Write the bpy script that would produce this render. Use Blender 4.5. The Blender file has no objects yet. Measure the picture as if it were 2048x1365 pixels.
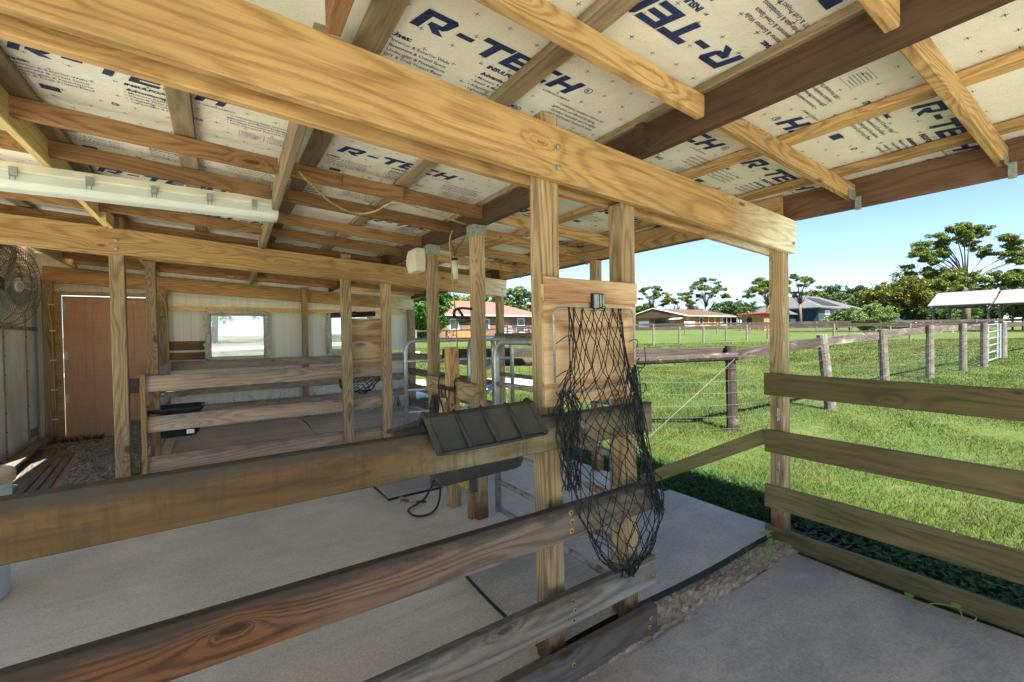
import bpy, math, random
import numpy as np
from mathutils import Vector, Matrix

random.seed(7)
rng = np.random.default_rng(11)
sc = bpy.context.scene
col = sc.collection

# ------------------------------------------------------------------ camera
M_R = (0.0, 0.0, 0.0)
YAW, PIT, ROL, FPX = math.radians(33.785), math.radians(-0.831), math.radians(-0.889), 873.6
fwd = Vector((math.sin(YAW)*math.cos(PIT), math.cos(YAW)*math.cos(PIT), math.sin(PIT)))
rgt = Vector((math.cos(YAW), -math.sin(YAW), 0))
upv = rgt.cross(fwd)
r2 = rgt*math.cos(ROL) + upv*math.sin(ROL)
u2 = r2.cross(fwd)
cd = bpy.data.cameras.new("camera")
cam = bpy.data.objects.new("camera", cd); col.objects.link(cam)
cam.matrix_world = Matrix(((r2.x, u2.x, -fwd.x, 0), (r2.y, u2.y, -fwd.y, 0), (r2.z, u2.z, -fwd.z, 1.4), (0, 0, 0, 1)))
cd.lens = FPX/2048*36.0
cd.sensor_width = 36
cd.clip_start = 0.02; cd.clip_end = 3000
sc.camera = cam

# ------------------------------------------------------------------ world, sun, exposure
SUN_EL, SUN_AZ = math.radians(57), math.radians(198)      # azimuth clockwise from +Y
w = bpy.data.worlds.new("World"); sc.world = w; w.use_nodes = True
nt = w.node_tree; nt.nodes.clear()
sky = nt.nodes.new("ShaderNodeTexSky"); sky.sky_type = 'NISHITA'; sky.sun_disc = False
sky.sun_elevation = SUN_EL; sky.sun_rotation = SUN_AZ; sky.air_density = 1.0; sky.dust_density = 0.15; sky.ozone_density = 3.0; sky.altitude = 2500
bg = nt.nodes.new("ShaderNodeBackground"); bg.inputs[1].default_value = 0.062
wo = nt.nodes.new("ShaderNodeOutputWorld")
nt.links.new(sky.outputs[0], bg.inputs[0]); nt.links.new(bg.outputs[0], wo.inputs[0])
sl = bpy.data.lights.new("sun", 'SUN'); sl.energy = 4.5; sl.angle = math.radians(0.6); sl.color = (1.0, 0.96, 0.86)
so = bpy.data.objects.new("sun", sl); col.objects.link(so)
sdir = Vector((math.sin(SUN_AZ)*math.cos(SUN_EL), math.cos(SUN_AZ)*math.cos(SUN_EL), math.sin(SUN_EL)))
so.rotation_euler = sdir.to_track_quat('Z', 'Y').to_euler()
sc.view_settings.view_transform = 'Standard'; sc.view_settings.look = 'None'
sc.view_settings.exposure = 2.28; sc.view_settings.gamma = 1
sc.cycles.use_denoising = True
sc.cycles.max_bounces = 12; sc.cycles.diffuse_bounces = 8; sc.cycles.transparent_max_bounces = 16
sc.cycles.glossy_bounces = 3
sc.cycles.sample_clamp_indirect = 10

# ------------------------------------------------------------------ node helpers
class NT:
    def __init__(s, name):
        s.m = bpy.data.materials.new(name); s.m.use_nodes = True
        s.t = s.m.node_tree; s.t.nodes.clear()
        s.out = s.t.nodes.new("ShaderNodeOutputMaterial")
        s.b = s.t.nodes.new("ShaderNodeBsdfPrincipled")
        s.t.links.new(s.b.outputs[0], s.out.inputs[0])
        s.b.inputs['Specular IOR Level'].default_value = 0.25
    def n(s, ty, **k):
        x = s.t.nodes.new(ty)
        for a, v in k.items(): setattr(x, a, v)
        return x
    def l(s, a, b): s.t.links.new(a, b)
    def put(s, sock, v):
        if hasattr(v, 'links') or isinstance(v, bpy.types.NodeSocket): s.l(v, sock)
        else: sock.default_value = v
    def obj(s): return s.n("ShaderNodeTexCoord").outputs['Object']
    def rnd(s): return s.n("ShaderNodeObjectInfo").outputs['Random']
    def math(s, op, a, b=0.0, c=None, clamp=False):
        x = s.n("ShaderNodeMath", operation=op, use_clamp=clamp)
        s.put(x.inputs[0], a); s.put(x.inputs[1], b)
        if c is not None: s.put(x.inputs[2], c)
        return x.outputs[0]
    def mapv(s, v, scale=(1, 1, 1), loc=(0, 0, 0)):
        x = s.n("ShaderNodeMapping"); s.put(x.inputs['Vector'], v)
        x.inputs['Scale'].default_value = scale
        if isinstance(loc, tuple): x.inputs['Location'].default_value = loc
        else: s.l(loc, x.inputs['Location'])
        return x.outputs[0]
    def noise(s, v, scale=1.0, detail=3, rough=0.55, dist=0.0):
        x = s.n("ShaderNodeTexNoise"); s.put(x.inputs['Vector'], v)
        x.inputs['Scale'].default_value = scale; x.inputs['Detail'].default_value = detail
        x.inputs['Roughness'].default_value = rough; x.inputs['Distortion'].default_value = dist
        return x.outputs[0]
    def ramp(s, f, stops):
        x = s.n("ShaderNodeValToRGB"); s.put(x.inputs[0], f)
        e = x.color_ramp.elements
        while len(e) < len(stops): e.new(0.5)
        for i, (p, c) in enumerate(stops):
            e[i].position = p
            e[i].color = (c, c, c, 1) if isinstance(c, (int, float)) else (*c, 1)
        return x.outputs[0]
    def mix(s, f, a, b, mode='MIX'):
        x = s.n("ShaderNodeMix", data_type='RGBA', blend_type=mode)
        s.put(x.inputs[0], f)
        for q, v in ((x.inputs[6], a), (x.inputs[7], b)):
            if isinstance(v, tuple): q.default_value = (*v, 1) if len(v) == 3 else v
            else: s.l(v, q)
        return x.outputs[2]
    def bump(s, h, strength=0.3, dist=0.01):
        x = s.n("ShaderNodeBump"); x.inputs['Strength'].default_value = strength
        x.inputs['Distance'].default_value = dist
        s.l(h, x.inputs['Height']); s.l(x.outputs[0], s.b.inputs['Normal'])
    def col(s, c):
        if isinstance(c, tuple): s.b.inputs['Base Color'].default_value = (*c, 1)
        else: s.l(c, s.b.inputs['Base Color'])
    def rough(s, r): s.put(s.b.inputs['Roughness'], r)
    def metal(s, v): s.b.inputs['Metallic'].default_value = v

def wood(name, light, dark, grey=0.0, greycol=(0.23, 0.21, 0.18), rings=9.0, contrast=0.75, edge=0.0, dirt=0.3, dirtcol=(0.05, 0.04, 0.03),
         vary=0.25, xb=None, rot=False, drip=False, patch=0.0, patchcol=(0.4, 0.3, 0.1), rough=0.75):
    k = NT(name); o = k.obj(); r = k.rnd()
    off = k.n("ShaderNodeCombineXYZ")
    k.l(k.math('MULTIPLY', r, 37.0), off.inputs[0]); k.l(k.math('MULTIPLY', r, 91.0), off.inputs[1]); k.l(k.math('MULTIPLY', r, 53.0), off.inputs[2])
    v = k.n("ShaderNodeVectorMath", operation='ADD'); k.l(o, v.inputs[0]); k.l(off.outputs[0], v.inputs[1]); v = v.outputs[0]
    # knots
    vo = k.n("ShaderNodeTexVoronoi", feature='F1'); k.l(k.mapv(v, (2.1, 3.0, 6.5)), vo.inputs['Vector']); vo.inputs['Scale'].default_value = 1.0
    kd = k.noise(v, 40, 2)
    kdist = k.math('ADD', vo.outputs['Distance'], k.math('MULTIPLY', k.math('SUBTRACT', kd, 0.5), 0.08))
    pull = k.math('DIVIDE', 0.035, k.math('ADD', kdist, 0.05))
    base = k.noise(k.mapv(v, (0.42, 5.5, 5.5)), 1.0, 1.5, 0.4, 0.0)
    g = k.math('ADD', base, pull)
    ring = k.math('SINE', k.math('MULTIPLY', g, rings*2.4*6.2832))
    ring = k.math('MULTIPLY_ADD', ring, 0.5, 0.5)
    ring = k.math('POWER', ring, 1.8)
    fib = k.math('ADD', k.math('MULTIPLY', k.noise(k.mapv(v, (6, 130, 130)), 1.0, 3, 0.6), 0.55), k.math('MULTIPLY', k.noise(k.mapv(v, (2.2, 48, 48)), 1.0, 3, 0.7), 0.45))
    f = k.math('ADD', k.math('MULTIPLY', ring, contrast*0.75), k.math('MULTIPLY', k.math('SUBTRACT', fib, 0.48), 2.3))
    c = k.mix(k.math('ADD', f, 0.0, clamp=True), light, tuple(q*0.8 for q in dark))
    if xb is not None:
        sxx = k.n("ShaderNodeSeparateXYZ"); k.l(o, sxx.inputs[0])
        hx = k.math('ADD', sxx.outputs[0], k.math('MULTIPLY', k.math('SUBTRACT', k.noise(k.mapv(v, (3, 9, 9)), 1.0, 5, 0.7), 0.5), xb[1]*1.2))
        xm = k.ramp(k.math('DIVIDE', k.math('SUBTRACT', hx, xb[0]-xb[1]/2), xb[1]), [(0.0, 0.0), (1.0, 1.0)])
        c = k.mix(xm, c, k.mix(k.math('ADD', f, 0.0, clamp=True), xb[2], xb[3]))
    ck = k.ramp(k.noise(k.mapv(v, (1.1, 75, 75)), 1.0, 2, 0.5, 0.1), [(0.70, 0.0), (0.76, 1.0)])
    c = k.mix(k.math('MULTIPLY', ck, 0.6), c, tuple(q*0.3 for q in dark))
    lt = k.noise(k.mapv(v, (0.9, 3, 3)), 1.0, 4, 0.65)
    hs = k.n("ShaderNodeHueSaturation"); k.l(k.math('MULTIPLY_ADD', lt, 1.1, 0.45), hs.inputs['Value']); k.l(c, hs.inputs['Color']); c = hs.outputs[0]
    # board to board tone
    tone = k.math('MULTIPLY_ADD', r, vary*2, 1.0-vary)
    cc = k.n("ShaderNodeHueSaturation"); cc.inputs['Hue'].default_value = 0.5; k.l(tone, cc.inputs['Value']); k.l(c, cc.inputs['Color']); c = cc.outputs[0]
    if patch > 0:
        pm = k.ramp(k.noise(k.mapv(v, (1.2, 4, 4)), 1.0, 4, 0.6, 0.6), [(0.5-patch*0.18, 0.0), (0.62, 1.0)])
        c = k.mix(k.math('MULTIPLY', pm, 0.8), c, patchcol)
    if grey > 0:
        gm = k.ramp(k.noise(k.mapv(v, (1.6, 9, 9)), 1.0, 4, 0.65, 0.4), [(0.62-grey*0.45, 0.0), (0.78-grey*0.3, 1.0)])
        c = k.mix(k.math('MULTIPLY', gm, min(1, 0.55+grey*0.4)), c, k.mix(ring, greycol, tuple(q*0.55 for q in greycol)))
    if drip:
        dn = k.ramp(k.noise(k.mapv(v, (38, 6, 4)), 1.0, 5, 0.75), [(0.50, 0.0), (0.66, 1.0)])
        c = k.mix(k.math('MULTIPLY', dn, 0.45), c, (0.035, 0.024, 0.012))
        dn = k.ramp(k.noise(k.mapv(v, (7, 6, 12)), 1.0, 6, 0.8), [(0.53, 0.0), (0.66, 1.0)])
        c = k.mix(k.math('MULTIPLY', dn, 0.6), c, (0.03, 0.021, 0.011))
    # dirt
    dm = k.ramp(k.noise(k.mapv(v, (2.2, 10, 10)), 1.0, 5, 0.7, 0.2), [(0.55, 0.0), (0.75, 1.0)])
    c = k.mix(k.math('MULTIPLY', dm, dirt), c, dirtcol)
    if edge > 0:
        sx = k.n("ShaderNodeSeparateXYZ"); k.l(o, sx.inputs[0])
        h = k.math('ADD', sx.outputs[2], k.math('MULTIPLY', k.math('SUBTRACT', k.noise(k.mapv(v, (5, 14, 14)), 1.0, 5, 0.7), 0.5), 0.14))
        em = k.ramp(k.math('MULTIPLY_ADD', h, 9.0, 0.5), [(0.66, 0.0), (1.0, 1.0)])
        c = k.mix(k.math('MULTIPLY', em, edge), c, (0.035, 0.03, 0.025))
    if rot:
        gz_ = k.n("ShaderNodeSeparateXYZ"); k.l(k.n("ShaderNodeNewGeometry").outputs['Position'], gz_.inputs[0])
        hz = k.math('ADD', gz_.outputs[2], k.math('MULTIPLY', k.math('SUBTRACT', k.noise(k.mapv(v, (7, 22, 22)), 1.0, 5, 0.75), 0.5), 0.45))
        c = k.mix(k.ramp(hz, [(0.06, 0.9), (0.24, 0.0)]), c, k.mix(fib, (0.03, 0.018, 0.010), (0.26, 0.12, 0.04)))
    km = k.ramp(kdist, [(0.055, 1.0), (0.10, 0.0)])
    c = k.mix(k.math('MULTIPLY', km, 0.8), c, tuple(q*0.35 for q in dark))
    k.col(c); k.rough(rough)
    hb = k.math('ADD', k.math('MULTIPLY', ring, -0.4), k.math('MULTIPLY', fib, 0.8))
    k.bump(hb, 0.35, 0.0025)
    return k.m

def flat(name, c, rough=0.6, metal=0.0, var=0.15, scale=8.0, bump=0.0, spec=0.3):
    k = NT(name); v = k.obj()
    n = k.noise(v, scale, 5, 0.6)
    k.col(k.mix(k.ramp(n, [(0.3, 0.0), (0.7, 1.0)]), tuple(q*(1-var) for q in c), tuple(min(1, q*(1+var)) for q in c)))
    k.rough(rough); k.metal(metal); k.b.inputs['Specular IOR Level'].default_value = spec
    if bump: k.bump(k.noise(v, scale*12, 3), bump, 0.002)
    return k.m

MT = {}
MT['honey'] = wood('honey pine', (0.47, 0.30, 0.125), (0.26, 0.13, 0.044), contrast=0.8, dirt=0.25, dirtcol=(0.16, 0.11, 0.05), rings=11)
MT['girder'] = wood('golden pine', xb=(2.1, 0.7, (0.74, 0.67, 0.50), (0.5, 0.40, 0.24)), light=(0.45, 0.28, 0.115), dark=(0.25, 0.125, 0.042), contrast=0.65, dirt=0.25, dirtcol=(0.22, 0.15, 0.07), vary=0.08, rings=7)
MT['girder_end'] = wood('bleached pine', (0.72, 0.64, 0.46), (0.5, 0.40, 0.22), contrast=0.5, dirt=0.2, grey=0.3, greycol=(0.6, 0.56, 0.47), rings=7)
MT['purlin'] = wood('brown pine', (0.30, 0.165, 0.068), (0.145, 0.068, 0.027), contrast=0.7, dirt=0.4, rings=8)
MT['yellowpine'] = wood('yellow pine', (0.72, 0.54, 0.23), (0.50, 0.32, 0.11), contrast=0.5, dirt=0.15, dirtcol=(0.3, 0.2, 0.08), rings=8)
MT['darkbeam'] = wood('shade toned beam', (0.075, 0.042, 0.024), (0.038, 0.022, 0.014), contrast=0.5, dirt=0.3, rings=6)  # shade on the inward face is put into the beam's colour
MT['eave'] = wood('reddish weathered beam', (0.19, 0.105, 0.06), (0.10, 0.052, 0.032), contrast=0.6, dirt=0.35, rings=6)
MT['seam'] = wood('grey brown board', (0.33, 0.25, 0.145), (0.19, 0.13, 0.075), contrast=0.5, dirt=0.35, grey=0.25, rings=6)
MT['post'] = wood('weathered post', (0.39, 0.275, 0.145), (0.20, 0.12, 0.055), rot=True, contrast=0.85, dirt=0.35, dirtcol=(0.13, 0.10, 0.065), grey=0.2, greycol=(0.40, 0.36, 0.26), rings=8)
MT['rail_gold'] = wood('golden stained rail', (0.125, 0.064, 0.019), (0.030, 0.015, 0.006), xb=(1.2, 0.5, (0.20, 0.17, 0.105), (0.12, 0.09, 0.052)), contrast=0.75, dirt=0.85, dirtcol=(0.022, 0.016, 0.009), edge=0.95, rings=3.2, vary=0.03, patch=0.2, patchcol=(0.115, 0.066, 0.022), rough=0.6, drip=True)
MT['rail_gold2'] = wood('pale end of rail', (0.40, 0.35, 0.225), (0.27, 0.21, 0.12), contrast=0.5, dirt=0.5, dirtcol=(0.10, 0.075, 0.045), edge=0.7, rings=5, vary=0.03)
MT['rail_red'] = wood('orange brown rail', (0.17, 0.068, 0.025), (0.042, 0.019, 0.010), xb=(1.1, 0.8, (0.17, 0.135, 0.108), (0.08, 0.056, 0.045)), contrast=0.9, dirt=0.5, dirtcol=(0.06, 0.045, 0.035), grey=0.3, greycol=(0.15, 0.12, 0.10), edge=0.85, rings=9, vary=0.03, rough=0.6)
MT['rail_grey'] = wood('grey weathered rail', (0.22, 0.175, 0.14), (0.105, 0.072, 0.055), contrast=0.7, dirt=0.6, dirtcol=(0.055, 0.045, 0.04), grey=0.55, greycol=(0.30, 0.29, 0.26), edge=0.6, rings=6, vary=0.05)
MT['rail_pale'] = wood('pale faded rail', (0.50, 0.43, 0.33), (0.32, 0.25, 0.18), contrast=0.5, dirt=0.35, grey=0.35, greycol=(0.5, 0.47, 0.41), rings=5)
MT['rail_dark'] = wood('dark damp rail', (0.16, 0.125, 0.10), (0.08, 0.06, 0.05), contrast=0.5, dirt=0.5, grey=0.3, greycol=(0.18, 0.17, 0.155), edge=0.3, rings=5)
MT['rail_mid'] = wood('faded stall rail', (0.40, 0.285, 0.195), (0.22, 0.14, 0.095), contrast=0.6, dirt=0.5, dirtcol=(0.11, 0.08, 0.055), grey=0.35, greycol=(0.37, 0.32, 0.27), edge=0.3, rings=6)
MT['olive'] = wood('mossy green rail', (0.19, 0.148, 0.066), (0.10, 0.074, 0.032), contrast=0.5, dirt=0.35, dirtcol=(0.06, 0.05, 0.025), grey=0.35, greycol=(0.10, 0.105, 0.035), rings=5)
MT['oldfence'] = wood('grey fence wood', (0.15, 0.125, 0.10), (0.065, 0.05, 0.04), contrast=0.8, dirt=0.5, grey=0.5, greycol=(0.21, 0.20, 0.175), rings=5)
MT['darkfence'] = wood('brown old fence rail', (0.065, 0.047, 0.038), (0.028, 0.02, 0.017), contrast=0.7, dirt=0.4, grey=0.15, greycol=(0.25, 0.22, 0.2), rings=5)
MT['palefence'] = wood('peeling fence rail', (0.105, 0.08, 0.065), (0.05, 0.036, 0.03), contrast=0.7, dirt=0.4, grey=0.3, greycol=(0.33, 0.30, 0.26), rings=5)
MT['ply'] = wood('plywood', (0.58, 0.40, 0.22), (0.36, 0.165, 0.07), contrast=1.0, dirt=0.25, dirtcol=(0.28, 0.2, 0.12), rings=2.2, grey=0.15, greycol=(0.5, 0.42, 0.3), vary=0.04)
MT['metal'] = flat('galvanised steel', (0.42, 0.44, 0.44), 0.42, 0.7, 0.25, 25)
k = NT('rusty galvanised tube'); v = k.obj()
m1 = k.ramp(k.noise(v, 7, 5, 0.7), [(0.46, 0.0), (0.6, 1.0)])
k.col(k.mix(m1, (0.36, 0.37, 0.36), (0.26, 0.115, 0.06))); k.rough(0.6); k.metal(0.2); k.bump(k.noise(v, 90, 3), 0.3, 0.001); MT['rust'] = k.m
MT['plate'] = flat('zinc plate', (0.30, 0.33, 0.30), 0.5, 0.55, 0.3, 60)
MT['navy'] = flat('navy print', (0.022, 0.036, 0.105), 0.7, 0, 0.45, 60)
MT['black'] = flat('black rope', (0.018, 0.019, 0.02), 0.75, 0, 0.3, 30)
MT['netcol'] = flat('dark green net cord', (0.012, 0.016, 0.017), 0.7, 0, 0.5, 14)
MT['blackplastic'] = flat('black plastic', (0.02, 0.021, 0.023), 0.45, 0, 0.3, 8)
k = NT('dusty grey rubber'); v = k.obj()
k.col(k.mix(k.ramp(k.noise(v, 6, 6, 0.65), [(0.42, 0.0), (0.72, 1.0)]), (0.020, 0.022, 0.022), (0.05, 0.042, 0.028))); k.rough(0.65); k.bump(k.noise(v, 120, 3), 0.2, 0.001); MT['trough'] = k.m
MT['cream'] = flat('cream plastic', (0.62, 0.60, 0.46), 0.4, 0, 0.12, 5)
k = NT('milky diffuser'); k.col((0.72, 0.76, 0.70)); k.rough(0.25); k.b.inputs['Transmission Weight'].default_value = 0.15; MT['diffuser'] = k.m
MT['white'] = flat('white paint', (0.72, 0.72, 0.68), 0.5, 0, 0.08, 4)
MT['ropey'] = flat('tan rope', (0.42, 0.32, 0.13), 0.8, 0, 0.3, 50)
MT['yellow'] = flat('yellow wire', (0.6, 0.42, 0.03), 0.6, 0, 0.15, 30)
MT['blue'] = flat('blue plastic', (0.03, 0.16, 0.45), 0.4)
MT['leather'] = flat('leather strap', (0.045, 0.038, 0.032), 0.5, 0, 0.5, 30)
MT['sack'] = flat('tan fabric', (0.45, 0.34, 0.19), 0.85, 0, 0.35, 15)
MT['silver'] = flat('brushed steel', (0.6, 0.6, 0.58), 0.25, 0.9, 0.1, 10)
MT['glassdark'] = flat('dark window glass', (0.02, 0.025, 0.03), 0.08, 0, 0.2, 1, spec=0.6)

# floor concrete
k = NT('pale worn concrete'); v = k.obj()
n1 = k.noise(v, 1.3, 6, 0.6); n2 = k.noise(v, 95, 5, 0.8); n3 = k.noise(k.mapv(v, (0.7, 3, 1)), 1.5, 5, 0.6, 1.0)
c = k.mix(k.ramp(n1, [(0.35, 0.0), (0.68, 1.0)]), (0.44, 0.405, 0.355), (0.66, 0.61, 0.53))
c = k.mix(k.math('MULTIPLY', k.ramp(n3, [(0.5, 0.0), (0.75, 1.0)]), 0.55), c, (0.36, 0.33, 0.295))
c = k.mix(k.math('MULTIPLY', k.ramp(k.noise(v, 2.6, 6, 0.7, 0.8), [(0.6, 0.0), (0.72, 1.0)]), 0.45), c, (0.27, 0.23, 0.185))
c = k.mix(k.ramp(n2, [(0.35, 0.0), (0.65, 1.0)]), k.mix(0.3, c, (0.14, 0.135, 0.13)), k.mix(0.28, c, (0.80, 0.77, 0.70)))
k.col(c); k.rough(0.8); k.bump(k.math('ADD', n2, k.math('MULTIPLY', n1, 2.0)), 0.25, 0.002); MT['concrete'] = k.m
def matmat(name, dark, dusty, amt):
    k = NT(name); v = k.obj(); r = k.rnd()
    vv = k.n("ShaderNodeVectorMath", operation='ADD'); k.l(v, vv.inputs[0])
    cb = k.n("ShaderNodeCombineXYZ"); k.l(k.math('MULTIPLY', r, 31.0), cb.inputs[0]); k.l(cb.outputs[0], vv.inputs[1]); v = vv.outputs[0]
    n1 = k.noise(k.mapv(v, (1.0, 2.2, 1)), 1.3, 7, 0.62, 0.5); n2 = k.noise(v, 75, 5, 0.8)
    vo = k.n("ShaderNodeTexVoronoi"); k.l(v, vo.inputs['Vector']); vo.inputs['Scale'].default_value = 115
    n4 = k.ramp(k.noise(v, 55, 2, 0.5), [(0.72, 0.0), (0.76, 1.0)])
    c = k.mix(k.ramp(n1, [(0.38, 0.0), (0.40+amt, 1.0)]), dark, dusty)
    c = k.mix(k.ramp(n2, [(0.42, 0.0), (0.64, 0.42)]), c, (0.08, 0.08, 0.08))
    c = k.mix(k.ramp(k.noise(k.mapv(v, (1.6, 5, 1)), 1.0, 6, 0.7, 1.2), [(0.56, 0.0), (0.70, 0.5)]), c, (0.5, 0.45, 0.37))
    c = k.mix(k.math('MULTIPLY', n4, 0.5), c, (0.4, 0.37, 0.3))
    k.col(c); k.rough(k.math('MULTIPLY_ADD', n1, 0.35, 0.38)); k.b.inputs['Specular IOR Level'].default_value = 0.4
    k.bump(k.math('ADD', vo.outputs['Distance'], k.math('MULTIPLY', n2, 0.4)), 0.4, 0.002)
    return k.m
MT['mat'] = matmat('dark rubber mat', (0.30, 0.287, 0.272), (0.50, 0.46, 0.40), 0.3)
MT['mat2'] = matmat('dusty rubber mat', (0.34, 0.325, 0.30), (0.56, 0.52, 0.46), 0.3)
MT['matedge'] = flat('mat edge', (0.025, 0.025, 0.024), 0.8)

k = NT('foam board film'); v = k.obj()
n = k.noise(v, 220, 2); n1 = k.noise(v, 2.2, 5, 0.6)
c = k.mix(k.ramp(n1, [(0.35, 0.0), (0.7, 1.0)]), (0.77, 0.735, 0.60), (0.87, 0.86, 0.79))
c = k.mix(k.math('MULTIPLY', k.ramp(k.noise(v, 8, 6, 0.75), [(0.6, 0.0), (0.78, 1.0)]), 0.35), c, (0.42, 0.36, 0.24))
k.col(c); k.rough(0.34); k.b.inputs['Specular IOR Level'].default_value = 0.45
k.bump(k.math('ADD', n, k.math('MULTIPLY', k.noise(v, 7, 4, 0.6), 3.0)), 0.6, 0.004); MT['foam'] = k.m

k = NT('yellow dripped wall board'); v = k.obj()
n = k.noise(k.mapv(v, (14, 1, 0.25)), 1.0, 4, 0.6)
n1 = k.noise(k.mapv(v, (38, 1, 0.12)), 1.0, 2, 0.5)
c = k.mix(k.ramp(n, [(0.4, 0.0), (0.6, 1.0)]), (0.72, 0.72, 0.62), (0.82, 0.81, 0.73))
mm = k.math('MULTIPLY', k.ramp(n1, [(0.56, 0.0), (0.64, 1.0)]), 0.6)
c = k.mix(mm, c, (0.78, 0.62, 0.24))
k.col(c); k.rough(0.7); MT['dripwall'] = k.m

k = NT('dull white metal sheet'); v = k.obj()
n = k.noise(k.mapv(v, (3, 3, 0.8)), 1.0, 6, 0.7); n2 = k.noise(v, 30, 4, 0.7)
c = k.mix(k.ramp(n, [(0.35, 0.0), (0.65, 1.0)]), (0.58, 0.59, 0.56), (0.82, 0.82, 0.79))
c = k.mix(k.math('MULTIPLY', k.ramp(n2, [(0.58, 0.0), (0.72, 1.0)]), 0.5), c, (0.16, 0.15, 0.13))
k.col(c); k.rough(0.5); k.metal(0.15); MT['sheet'] = k.m

k = NT('door paint'); v = k.obj()
n = k.noise(k.mapv(v, (60, 60, 3)), 1.0, 4); n1 = k.noise(k.mapv(v, (2, 2, 60)), 1.0, 3)
c = k.mix(k.ramp(k.math('ADD', n, k.math('MULTIPLY', n1, 0.5)), [(0.5, 0.0), (0.95, 1.0)]), (0.48, 0.25, 0.15), (0.60, 0.34, 0.21))
k.col(c); k.rough(0.6); k.bump(n1, 0.3, 0.002); MT['door'] = k.m

k = NT('grass ground'); v = k.obj()
n1 = k.noise(v, 0.35, 5, 0.6); n2 = k.noise(v, 4.0, 6, 0.7); n3 = k.noise(v, 60, 3, 0.7)
c = k.mix(k.ramp(n1, [(0.35, 0.0), (0.65, 1.0)]), (0.045, 0.08, 0.012), (0.082, 0.108, 0.018))
c = k.mix(k.math('MULTIPLY', k.ramp(n2, [(0.5, 0.0), (0.72, 1.0)]), 0.55), c, (0.17, 0.165, 0.06))
c = k.mix(k.math('MULTIPLY', k.ramp(k.noise(v, 1.1, 5, 0.7), [(0.68, 0.0), (0.78, 1.0)]), 0.6), c, (0.30, 0.215, 0.13))
c = k.mix(k.math('MULTIPLY', n3, 0.5), c, (0.03, 0.06, 0.012))
k.col(c); k.rough(0.9); k.bump(n3, 0.6, 0.03); MT['ground'] = k.m
def grassmat(name, a, b, c3):
    k = NT(name); v = k.obj()
    n1 = k.noise(v, 0.8, 5, 0.7); n2 = k.noise(v, 38, 2, 0.7); n3_ = k.noise(v, 1.7, 4, 0.7)
    c = k.mix(k.ramp(n1, [(0.42, 0.0), (0.6, 1.0)]), a, b)
    c = k.mix(k.ramp(k.math('ADD', n2, k.math('MULTIPLY', k.math('SUBTRACT', n3_, 0.5), 0.6)), [(0.56, 0.0), (0.68, 1.0)]), c, c3)
    k.col(c); k.rough(0.6)
    tr = k.n("ShaderNodeBsdfTranslucent"); k.l(c, tr.inputs[0])
    ms = k.n("ShaderNodeMixShader"); ms.inputs[0].default_value = 0.3
    k.l(k.b.outputs[0], ms.inputs[1]); k.l(tr.outputs[0], ms.inputs[2]); k.l(ms.outputs[0], k.out.inputs[0])
    return k.m
MT['grass'] = grassmat('grass blades', (0.042, 0.080, 0.009), (0.075, 0.104, 0.014), (0.15, 0.135, 0.045))
MT['clover'] = grassmat('broad leaved weeds', (0.03, 0.085, 0.018), (0.05, 0.12, 0.025), (0.07, 0.14, 0.03))
MT['vine'] = grassmat('bright leaf', (0.18, 0.36, 0.03), (0.22, 0.42, 0.04), (0.25, 0.4, 0.06))
MT['stem'] = flat('pale stem', (0.32, 0.36, 0.12), 0.7)
k = NT('sandy dirt'); v = k.obj()
c = k.mix(k.ramp(k.noise(v, 22, 8, 0.8), [(0.35, 0.0), (0.65, 1.0)]), (0.26, 0.195, 0.14), (0.60, 0.52, 0.42))
c = k.mix(k.math('MULTIPLY', k.noise(v, 90, 3, 0.7), 0.4), c, (0.1, 0.07, 0.045))
k.col(c); k.rough(0.95); k.bump(k.noise(v, 25, 6, 0.7), 0.8, 0.02); MT['sand'] = k.m
MT['bounceyard'] = flat('pale bounce yard sand', (0.72, 0.71, 0.58), 0.95, 0, 0.1, 3)  # very pale so the added yard reflects sunlight indoors
MT['drygrass'] = flat('dry pale grass', (0.20, 0.20, 0.12), 0.95, 0, 0.35, 0.6)
k = NT('gravel stones'); r = k.rnd(); v = k.obj()
c = k.ramp(k.noise(v, 22, 1, 0.5), [(0.3, (0.13, 0.10, 0.075)), (0.5, (0.30, 0.26, 0.21)), (0.62, (0.44, 0.40, 0.36)), (0.75, (0.20, 0.17, 0.14))])
k.col(c); k.rough(0.85); MT['gravel'] = k.m

def leafmat(name, a, b, c3, sc_=0.6, t=0.25):
    k = NT(name); v = k.obj()
    n1 = k.noise(v, sc_, 3, 0.6); n2 = k.noise(v, sc_*7, 2, 0.6)
    c = k.mix(k.ramp(n1, [(0.38, 0.0), (0.62, 1.0)]), a, b)
    c = k.mix(k.ramp(n2, [(0.52, 0.0), (0.7, 1.0)]), c, c3)
    k.col(c); k.rough(0.55)
    tr = k.n("ShaderNodeBsdfTranslucent"); k.l(c, tr.inputs[0])
    ms = k.n("ShaderNodeMixShader"); ms.inputs[0].default_value = t
    k.l(k.b.outputs[0], ms.inputs[1]); k.l(tr.outputs[0], ms.inputs[2]); k.l(ms.outputs[0], k.out.inputs[0])
    return k.m
MT['leaf_pine'] = leafmat('pine needles', (0.085, 0.135, 0.022), (0.14, 0.18, 0.028), (0.17, 0.145, 0.035))
MT['leaf_dark'] = leafmat('dark leaves', (0.035, 0.075, 0.018), (0.07, 0.12, 0.028), (0.10, 0.14, 0.035))
MT['leaf_mid'] = leafmat('mid green leaves', (0.06, 0.11, 0.03), (0.10, 0.15, 0.04), (0.12, 0.15, 0.06))
MT['leaf_yellow'] = leafmat('yellowing leaves', (0.085, 0.12, 0.02), (0.15, 0.15, 0.025), (0.24, 0.15, 0.025))
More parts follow.
